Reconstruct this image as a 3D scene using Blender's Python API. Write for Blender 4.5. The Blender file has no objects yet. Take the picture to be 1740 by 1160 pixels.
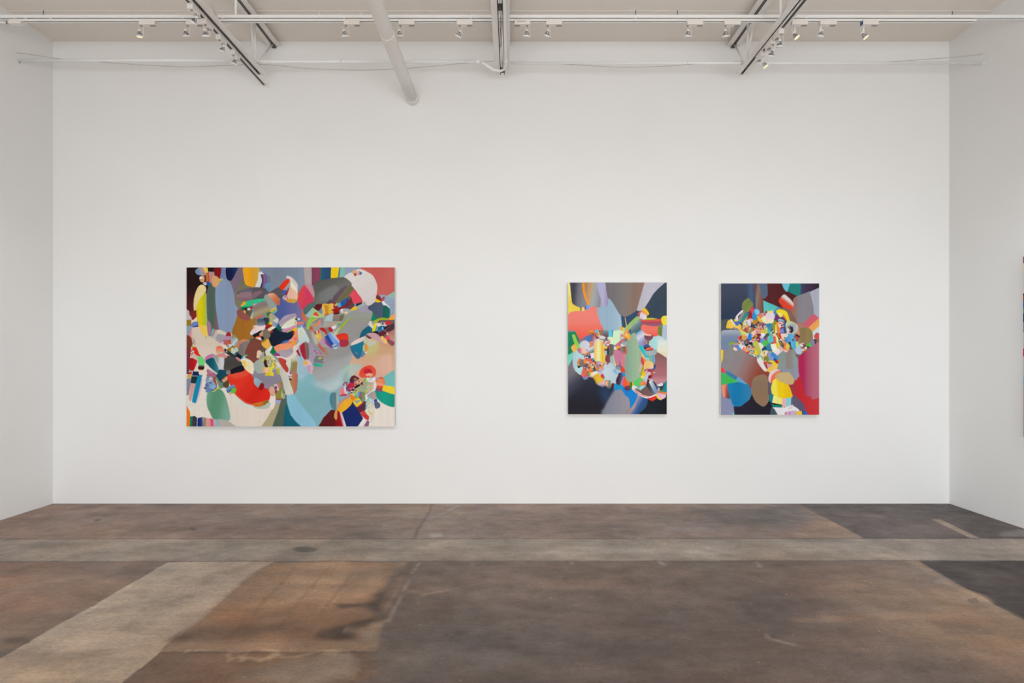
import bpy, math, random
import numpy as np
from mathutils import Vector, Matrix

# ---------------------------------------------------------------- scene frame
F = 1160.0            # focal length in photo pixels (24 mm on 36 mm, 1740 px wide)
CX, CY = 872.0, 608.0 # vanishing point of the room
CAMH = 1.45
D = 6.8               # camera to back wall
XL, XR, ZC = -4.584, 4.343, 4.601
YR = -3.4              # rear wall behind the camera
C = bpy.context.scene.collection

def at(px, py, Y):
    return Vector(((px-CX)*Y/F, Y, CAMH+(CY-py)*Y/F))

def lin(c):
    c = np.asarray(c, dtype=float)
    return np.where(c <= 0.04045, c/12.92, ((c+0.055)/1.055)**2.4)

def hexlin(h):
    return lin([int(h[i:i+2], 16)/255 for i in (0, 2, 4)])

# ---------------------------------------------------------------- materials
def mat(name, col, rough=0.6, metal=0.0, bump=0.0, bscale=40.0, var=0.0, vscale=3.0, emit=None, estr=0.0):
    m = bpy.data.materials.new(name); m.use_nodes = True
    nt = m.node_tree; N = nt.nodes; L = nt.links
    b = N['Principled BSDF']
    b.inputs['Base Color'].default_value = (*col, 1)
    b.inputs['Roughness'].default_value = rough
    b.inputs['Metallic'].default_value = metal
    tc = N.new('ShaderNodeTexCoord')
    if var > 0:
        n = N.new('ShaderNodeTexNoise'); n.inputs['Scale'].default_value = vscale
        n.inputs['Detail'].default_value = 5
        L.new(tc.outputs['Object'], n.inputs['Vector'])
        r = N.new('ShaderNodeMapRange'); r.inputs['From Min'].default_value = 0.3; r.inputs['From Max'].default_value = 0.7
        r.inputs['To Min'].default_value = 1-var; r.inputs['To Max'].default_value = 1+var
        L.new(n.outputs['Fac'], r.inputs['Value'])
        v = N.new('ShaderNodeVectorMath'); v.operation = 'SCALE'
        v.inputs[0].default_value = col
        L.new(r.outputs['Result'], v.inputs['Scale'])
        L.new(v.outputs['Vector'], b.inputs['Base Color'])
    if bump > 0:
        n2 = N.new('ShaderNodeTexNoise'); n2.inputs['Scale'].default_value = bscale
        n2.inputs['Detail'].default_value = 4
        L.new(tc.outputs['Object'], n2.inputs['Vector'])
        bp = N.new('ShaderNodeBump'); bp.inputs['Strength'].default_value = bump
        bp.inputs['Distance'].default_value = 0.01
        L.new(n2.outputs['Fac'], bp.inputs['Height'])
        L.new(bp.outputs['Normal'], b.inputs['Normal'])
    if emit:
        b.inputs['Emission Color'].default_value = (*emit, 1)
        b.inputs['Emission Strength'].default_value = estr
    return m

M = {}
M['wall'] = mat('wall_paint', (0.865, 0.86, 0.85), 0.75, bump=0.05, bscale=120, var=0.012, vscale=1.3)
M['ceiling'] = mat('ceiling_paint', (0.85, 0.785, 0.715), 0.85, bump=0.05, bscale=60, var=0.02, vscale=1.0)
M['steel'] = mat('painted_steel', (0.84, 0.80, 0.76), 0.55, bump=0.06, bscale=50, var=0.03, vscale=6)
M['pipe'] = mat('painted_pipe', (0.82, 0.79, 0.745), 0.5, bump=0.05, bscale=30, var=0.03, vscale=5)
M['strut'] = mat('white_channel', (0.90, 0.90, 0.89), 0.45, var=0.02, vscale=8)
M['track'] = mat('white_track', (0.86, 0.84, 0.81), 0.45, var=0.01, vscale=8)
M['slot'] = mat('dark_slot', (0.07, 0.06, 0.052), 0.7, var=0.05, vscale=20)
M['box'] = mat('white_plastic', (0.84, 0.79, 0.745), 0.5, var=0.01, vscale=30)
M['lampwhite'] = mat('lamp_white_enamel', (0.86, 0.85, 0.82), 0.4, var=0.01, vscale=30)
M['darkmetal'] = mat('dark_metal', (0.32, 0.29, 0.27), 0.5, metal=0.2, var=0.05, vscale=40)
M['bolt'] = mat('zinc_bolt', (0.22, 0.25, 0.28), 0.4, metal=0.5, var=0.05, vscale=40)
M['print'] = mat('brown_print', (0.45, 0.36, 0.32), 0.7, var=0.2, vscale=300)
M['wire'] = mat('cable_sheath', (0.50, 0.45, 0.41), 0.6, var=0.05, vscale=20)
M['canvas'] = mat('primed_canvas', (0.74, 0.72, 0.68), 0.85, bump=0.2, bscale=400, var=0.03, vscale=20)
M['tape'] = mat('blue_tape', (0.05, 0.12, 0.28), 0.6, var=0.05, vscale=20)
M['lens'] = mat('frosted_lens', (0.86, 0.86, 0.84), 0.3, var=0.01, vscale=60)
M['lens_lit'] = mat('lit_lens', (0.9, 0.6, 0.3), 0.3, var=0.01, vscale=60, emit=(1.0, 0.62, 0.25), estr=2.2)
M['diffuser'] = mat('fill_skylight_panel', (0.85, 0.87, 0.9), 0.6, var=0.01, vscale=2)  # for the unseen ceiling panel added as overhead fill
M['frame'] = mat('fill_window_frame', (0.35, 0.35, 0.36), 0.5, var=0.02, vscale=5)  # for the unseen rear window added as fill
# faceted glass reflector of the lamps: dark and bright silvery facets
def reflector_mat():
    m = mat('dichroic_reflector', (0.5, 0.5, 0.52), 0.22, metal=0.75)
    nt = m.node_tree; N = nt.nodes; L = nt.links; b = N['Principled BSDF']
    tc = N.new('ShaderNodeTexCoord'); v = N.new('ShaderNodeTexVoronoi'); v.inputs['Scale'].default_value = 95
    L.new(tc.outputs['Object'], v.inputs['Vector'])
    r = N.new('ShaderNodeValToRGB')
    r.color_ramp.elements[0].color = (0.16, 0.16, 0.18, 1); r.color_ramp.elements[1].color = (0.80, 0.82, 0.86, 1)
    r.color_ramp.elements[0].position = 0.25; r.color_ramp.elements[1].position = 0.85
    s = N.new('ShaderNodeSeparateColor'); L.new(v.outputs['Color'], s.inputs['Color'])
    L.new(s.outputs['Red'], r.inputs['Fac']); L.new(r.outputs['Color'], b.inputs['Base Color'])
    return m
M['reflector'] = reflector_mat()

def slotweb_mat():          # white web of the channel with a row of dark oblong slots
    m = mat('slotted_web', (0.8, 0.8, 0.8), 0.5)
    nt = m.node_tree; N = nt.nodes; L = nt.links
    tc = N.new('ShaderNodeTexCoord'); s = N.new('ShaderNodeSeparateXYZ'); L.new(tc.outputs['Object'], s.inputs[0])
    a = N.new('ShaderNodeMath'); a.operation = 'MULTIPLY'; a.inputs[1].default_value = 1/0.055; L.new(s.outputs['X'], a.inputs[0])
    f = N.new('ShaderNodeMath'); f.operation = 'FRACT'; L.new(a.outputs[0], f.inputs[0])
    g = N.new('ShaderNodeMath'); g.operation = 'LESS_THAN'; g.inputs[1].default_value = 0.55; L.new(f.outputs[0], g.inputs[0])
    r = N.new('ShaderNodeMix'); r.data_type = 'RGBA'; r.inputs[6].default_value = (.8, .8, .79, 1); r.inputs[7].default_value = (.03, .03, .03, 1)
    L.new(g.outputs[0], r.inputs[0]); L.new(r.outputs[2], N['Principled BSDF'].inputs['Base Color'])
    return m
M['slotweb'] = slotweb_mat()

# ---------------------------------------------------------------- mesh helper
class MB:
    def __init__(s): s.v = []; s.f = []; s.sm = []
    def box(s, x0, x1, y0, y1, z0, z1):
        n = len(s.v)
        s.v += [(x, y, z) for z in (z0, z1) for y in (y0, y1) for x in (x0, x1)]
        for q in ((0,2,3,1),(4,5,7,6),(0,1,5,4),(2,6,7,3),(0,4,6,2),(1,3,7,5)):
            s.f.append(tuple(n+i for i in q)); s.sm.append(False)
        return s
    def quad(s, a, b, c, d):
        n = len(s.v); s.v += [tuple(a), tuple(b), tuple(c), tuple(d)]; s.f.append((n, n+1, n+2, n+3)); s.sm.append(False); return s
    def tube(s, pts, r, n=14, caps=True):
        pts = [Vector(p) for p in pts]; rs = r if isinstance(r, (list, tuple)) else [r]*len(pts)
        base = len(s.v); prev = None
        for i, p in enumerate(pts):
            t = (pts[min(i+1, len(pts)-1)]-pts[max(i-1, 0)]).normalized()
            if prev is None:
                a = Vector((0, 0, 1)) if abs(t.z) < 0.9 else Vector((1, 0, 0))
                u = t.cross(a).normalized()
            else:
                u = (prev-t*prev.dot(t)).normalized()
            prev = u; w = t.cross(u)
            for k in range(n):
                a = 2*math.pi*k/n
                s.v.append(tuple(p+(u*math.cos(a)+w*math.sin(a))*rs[i]))
        for i in range(len(pts)-1):
            for k in range(n):
                s.f.append((base+i*n+k, base+i*n+(k+1) % n, base+(i+1)*n+(k+1) % n, base+(i+1)*n+k)); s.sm.append(True)
        if caps:
            s.f.append(tuple(base+k for k in range(n))[::-1]); s.sm.append(False)
            e = base+(len(pts)-1)*n
            s.f.append(tuple(e+k for k in range(n))); s.sm.append(False)
        return s
    def lathe(s, prof, n=24, cap0=False, cap1=False):   # profile of (r, z), about local z
        base = len(s.v)
        for r, z in prof:
            for k in range(n):
                a = 2*math.pi*k/n; s.v.append((r*math.cos(a), r*math.sin(a), z))
        for i in range(len(prof)-1):
            for k in range(n):
                s.f.append((base+i*n+k, base+i*n+(k+1) % n, base+(i+1)*n+(k+1) % n, base+(i+1)*n+k)); s.sm.append(True)
        if cap0: s.f.append(tuple(base+k for k in range(n))[::-1]); s.sm.append(False)
        if cap1:
            e = base+(len(prof)-1)*n; s.f.append(tuple(e+k for k in range(n))); s.sm.append(False)
        return s
    def xf(s, mtx):
        s.v = [tuple(mtx @ Vector(p)) for p in s.v]; return s
    def build(s, name, m, parent=None, bevel=0.0, origin=None):
        me = bpy.data.meshes.new(name)
        o = Vector(origin) if origin is not None else Vector((0, 0, 0))
        me.from_pydata([tuple(Vector(p)-o) for p in s.v], [], s.f); me.update()
        me.polygons.foreach_set('use_smooth', s.sm)
        me.materials.append(m)
        ob = bpy.data.objects.new(name, me); C.objects.link(ob)
        if parent: ob.parent = parent
        ob.location = o
        if bevel:
            b = ob.modifiers.new('bevel', 'BEVEL'); b.width = bevel; b.segments = 2; b.limit_method = 'ANGLE'
        return ob

def tag(o, label, cat, group=None):
    o['label'] = label; o['category'] = cat
    if group: o['group'] = group
    return o

def thing(name, loc, label, cat, group=None):
    o = bpy.data.objects.new(name, None); C.objects.link(o); o.location = loc
    o.empty_display_size = 0.1
    return tag(o, label, cat, group)

def struct(o):
    o['kind'] = 'structure'; return o

# ---------------------------------------------------------------- painting rasteriser
def catmull(P, k=6):
    P = np.array(P, float); n = len(P); out = []
    for i in range(n):
        p0, p1, p2, p3 = P[(i-1) % n], P[i], P[(i+1) % n], P[(i+2) % n]
        for j in range(k):
            t = j/k
            out.append(0.5*((2*p1)+(-p0+p2)*t+(2*p0-5*p1+4*p2-p3)*t*t+(-p0+3*p1-3*p2+p3)*t**3))
    return np.array(out)

def blur(a, r):
    if r < 1: return a
    for ax in (0, 1):
        for _ in range(2):
            pad = [(0, 0), (0, 0)]; pad[ax] = (r+1, r)
            c = np.cumsum(np.pad(a, pad, mode='edge'), axis=ax)
            n = a.shape[ax]
            a = (np.take(c, range(2*r+1, 2*r+1+n), axis=ax)-np.take(c, range(0, n), axis=ax))/(2*r+1)
    return a

def inside(P, X, Y):
    m = np.zeros(X.shape, bool)
    x0, y0 = P[-1]
    for x1, y1 in P:
        if y1 != y0:
            c = ((y1 > Y) != (y0 > Y)) & (X < (x0-x1)*(Y-y1)/(y0-y1)+x1)
            m ^= c
        x0, y0 = x1, y1
    return m

def stroke(img, P, cols, ang, feather, rng, ox, oy, k, streak=0.02, warp=None, cov=None):
    """img: H x W x 3 (sRGB 0..1); P in photo px; (ox, oy) photo px of img's corner; k img px per photo px"""
    H, W, _ = img.shape
    P = (np.array(P)-[ox, oy])*k
    pad = feather*k*2+3
    x0 = int(max(0, P[:, 0].min()-pad)); x1 = int(min(W, P[:, 0].max()+pad+1))
    y0 = int(max(0, P[:, 1].min()-pad)); y1 = int(min(H, P[:, 1].max()+pad+1))
    if x1 <= x0 or y1 <= y0: return
    X, Y = np.meshgrid(np.arange(x0, x1)+.5, np.arange(y0, y1)+.5)
    XX, YY = X, Y
    if warp is not None:
        XX = X+warp[0][y0:y1, x0:x1]; YY = Y+warp[1][y0:y1, x0:x1]
    a = inside(P, XX, YY).astype(float)
    if feather > 0: a = blur(a, max(1, int(feather*k)))
    c, s = math.cos(math.radians(ang)), math.sin(math.radians(ang))
    t = X*c+Y*s; pt = P[:, 0]*c+P[:, 1]*s
    u = np.clip((t-pt.min())/max(1e-6, pt.max()-pt.min()), 0, 1)
    cols = np.array(cols)
    if len(cols) == 1: col = np.broadcast_to(cols[0], X.shape+(3,)).copy()
    else:
        xs = np.linspace(0, 1, len(cols))
        col = np.stack([np.interp(u, xs, cols[:, j]) for j in range(3)], -1)
    size = (pt.max()-pt.min())
    if streak and size > 8:                       # bristle marks run along the stroke
        n = min(60, max(4, int(size/2.5))); r = rng.normal(0, 1, n)
        if size > 90: streak = streak*.6
        r2 = rng.normal(0, 1, max(3, n//5))
        st = np.interp(u, np.linspace(0, 1, n), r)*.55+np.interp(u, np.linspace(0, 1, len(r2)), r2)*.6
        col = col*(1+streak*st[..., None])
    img[y0:y1, x0:x1] = img[y0:y1, x0:x1]*(1-a[..., None])+col*a[..., None]
    if cov is not None: cov[y0:y1, x0:x1] = 1-(1-cov[y0:y1, x0:x1])*(1-a)

def parse(txt, tiles, scale):
    for ln in txt.strip().splitlines():
        if not ln or ln[0] == '#': continue
        tk = ln.split()
        ox, oy = tiles[tk[0]][:2]; i = 1
        sc = tiles[tk[0]][2] if len(tiles[tk[0]]) > 2 else scale
        cols, ang = ['808080'], 0
        if ',' in tk[i] and '@' in tk[i] or (len(tk[i]) == 6 and ',' not in tk[i]) or '@' in tk[i]:
            cs, _, an = tk[i].partition('@'); cols = cs.split(','); ang = float(an) if an else 0; i += 1
        straight = False; fe = 0.0
        while ',' not in tk[i]:
            if tk[i] == 'p': straight = True
            elif tk[i][0] == 'f': fe = float(tk[i][1:])
            i += 1
        P = [tuple(float(q) for q in t.split(',')) for t in tk[i:]]
        P = [(ox+x/sc, oy+y/sc) for x, y in P]
        if not straight and len(P) > 2: P = catmull(P)
        cols = [[int(h[j:j+2], 16)/255 for j in (0, 2, 4)] for h in cols]
        yield P, cols, ang, fe

def fill_gaps(img, cov):
    """slivers of bare ground between strokes take the neighbouring colour"""
    ok = cov > .5
    img = np.where(ok[..., None], (img-.55*(1-cov[..., None]))/np.maximum(cov, .5)[..., None], img)
    for _ in range(160):
        if ok.all(): break
        acc = np.zeros_like(img); n = np.zeros(ok.shape)
        for dy, dx in ((0, 1), (0, -1), (1, 0), (-1, 0)):
            s = np.roll(ok, (dy, dx), (0, 1)).copy(); v = np.roll(img, (dy, dx), (0, 1))
            if dy == 1: s[0] = False
            if dy == -1: s[-1] = False
            if dx == 1: s[:, 0] = False
            if dx == -1: s[:, -1] = False
            acc += v*s[..., None]; n += s
        new = (~ok) & (n > 0)
        img[new] = acc[new]/n[new][:, None]; ok = ok | new
    return img

PAINT_GAIN = 1.0
def painted_mesh(name, img, x0, y0, w, h, loc, parent, m, axis='y'):
    """grid of vertices, one per image sample, carrying the pigment colour"""
    H, W, _ = img.shape
    cx = (np.arange(W)+.5)/W; cz = (np.arange(H)+.5)/H
    cx[0], cx[-1], cz[0], cz[-1] = 0, 1, 0, 1
    X, Z = np.meshgrid(cx*w, h-cz*h)
    co = np.zeros((H*W, 3), np.float32)
    if axis == 'y': co[:, 0] = X.ravel(); co[:, 2] = Z.ravel()
    else: co[:, 1] = -X.ravel(); co[:, 2] = Z.ravel()
    idx = np.arange(H*W).reshape(H, W)
    q = np.stack([idx[1:, :-1], idx[1:, 1:], idx[:-1, 1:], idx[:-1, :-1]], -1).reshape(-1, 4)
    me = bpy.data.meshes.new(name)
    me.vertices.add(H*W); me.vertices.foreach_set('co', co.ravel())
    nf = len(q); me.loops.add(nf*4); me.polygons.add(nf)
    me.loops.foreach_set('vertex_index', q.ravel().astype(np.int32))
    me.polygons.foreach_set('loop_start', np.arange(0, nf*4, 4, dtype=np.int32))
    me.update(calc_edges=True)
    ca = me.color_attributes.new('pigment', 'FLOAT_COLOR', 'POINT')
    c = np.ones((H*W, 4), np.float32); c[:, :3] = np.clip(lin(np.clip(img.reshape(-1, 3), 0, 1))*PAINT_GAIN, 0.003, 0.9)
    ca.data.foreach_set('color', c.ravel())
    me.materials.append(m)
    o = bpy.data.objects.new(name, me); C.objects.link(o); o.parent = parent; o.location = loc
    return o

def pigment_mat(name, rough=0.45):
    m = mat(name, (0.5, 0.5, 0.5), rough, bump=0.08, bscale=260)
    nt = m.node_tree; a = nt.nodes.new('ShaderNodeAttribute'); a.attribute_name = 'pigment'
    nt.links.new(a.outputs['Color'], nt.nodes['Principled BSDF'].inputs['Base Color'])
    nt.nodes['Principled BSDF'].inputs['Specular IOR Level'].default_value = 0.12
    return m
M['oil'] = pigment_mat('oil_paint', 0.5)

def flecks(img, spots, rng, ox, oy, k):
    """small dabs of paint packed inside ellipses"""
    for cx, cy, rx, ry, n, pal in spots:
        for _ in range(n):
            a = rng.uniform(0, 6.28); r = math.sqrt(rng.uniform(0, 1))
            x = cx+rx*r*math.cos(a); y = cy+ry*r*math.sin(a)
            th = rng.uniform(0, 3.14); l = rng.uniform(.8, 2.2); w = l*rng.uniform(.35, .8)
            P = []
            for j in range(6):
                b = j*1.047+rng.uniform(-.3, .3)
                u, v = l*math.cos(b), w*math.sin(b)
                P.append((x+u*math.cos(th)-v*math.sin(th), y+u*math.sin(th)+v*math.cos(th)))
            h = pal[rng.integers(len(pal))]
            c0 = np.array([int(h[j:j+2], 16)/255 for j in (0, 2, 4)])
            c1 = np.clip(c0*rng.uniform(.75, 1.25), 0, 1)
            stroke(img, P, [c0, c1], rng.uniform(0, 180), 0, rng, ox, oy, k, 0)

DEPTH = 0.045
def painting(txt, tiles, scale, px0, py0, px1, py1, seed, label, spots=(), loc_label=None):
    YF = D-0.008-DEPTH                      # plane of the painted front
    A = at(px0, py1, YF); B = at(px1, py0, YF)
    w, h = B.x-A.x, B.z-A.z
    S, SS = 1.6, 2
    W, H = int((px1-px0)*S), int((py1-py0)*S)
    img = np.full((H*SS, W*SS, 3), 0.55); k = W*SS/(px1-px0); cov = np.zeros(img.shape[:2])
    rng = np.random.default_rng(seed)
    for P, cols, ang, fe in parse(txt, tiles, scale):
        stroke(img, P, cols, ang, fe, rng, px0, py0, k, cov=cov)
    img = fill_gaps(img, cov)
    flecks(img, spots, rng, px0, py0, k)
    img = img.reshape(H, SS, W, SS, 3).mean((1, 3))
    t = thing('painting', (A.x+w/2, D-0.008-DEPTH/2, A.z), label, 'painting')
    ob = MB()
    x0, x1, z0, z1 = -w/2, w/2, 0, h
    b = MB().box(x0, x1, -DEPTH/2+.0006, DEPTH/2, z0, z1).build('stretched_canvas', M['canvas'], t)
    # bars of the wooden stretcher reach back to the wall
    MB().box(x0+.05, x1-.05, DEPTH/2, DEPTH/2+.008, z1-.12, z1-.06).build('hanging_bar', M['canvas'], t)
    painted_mesh('painted_face', img, 0, 0, w, h, (x0, -DEPTH/2, 0), t, M['oil'])
    return t
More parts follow.
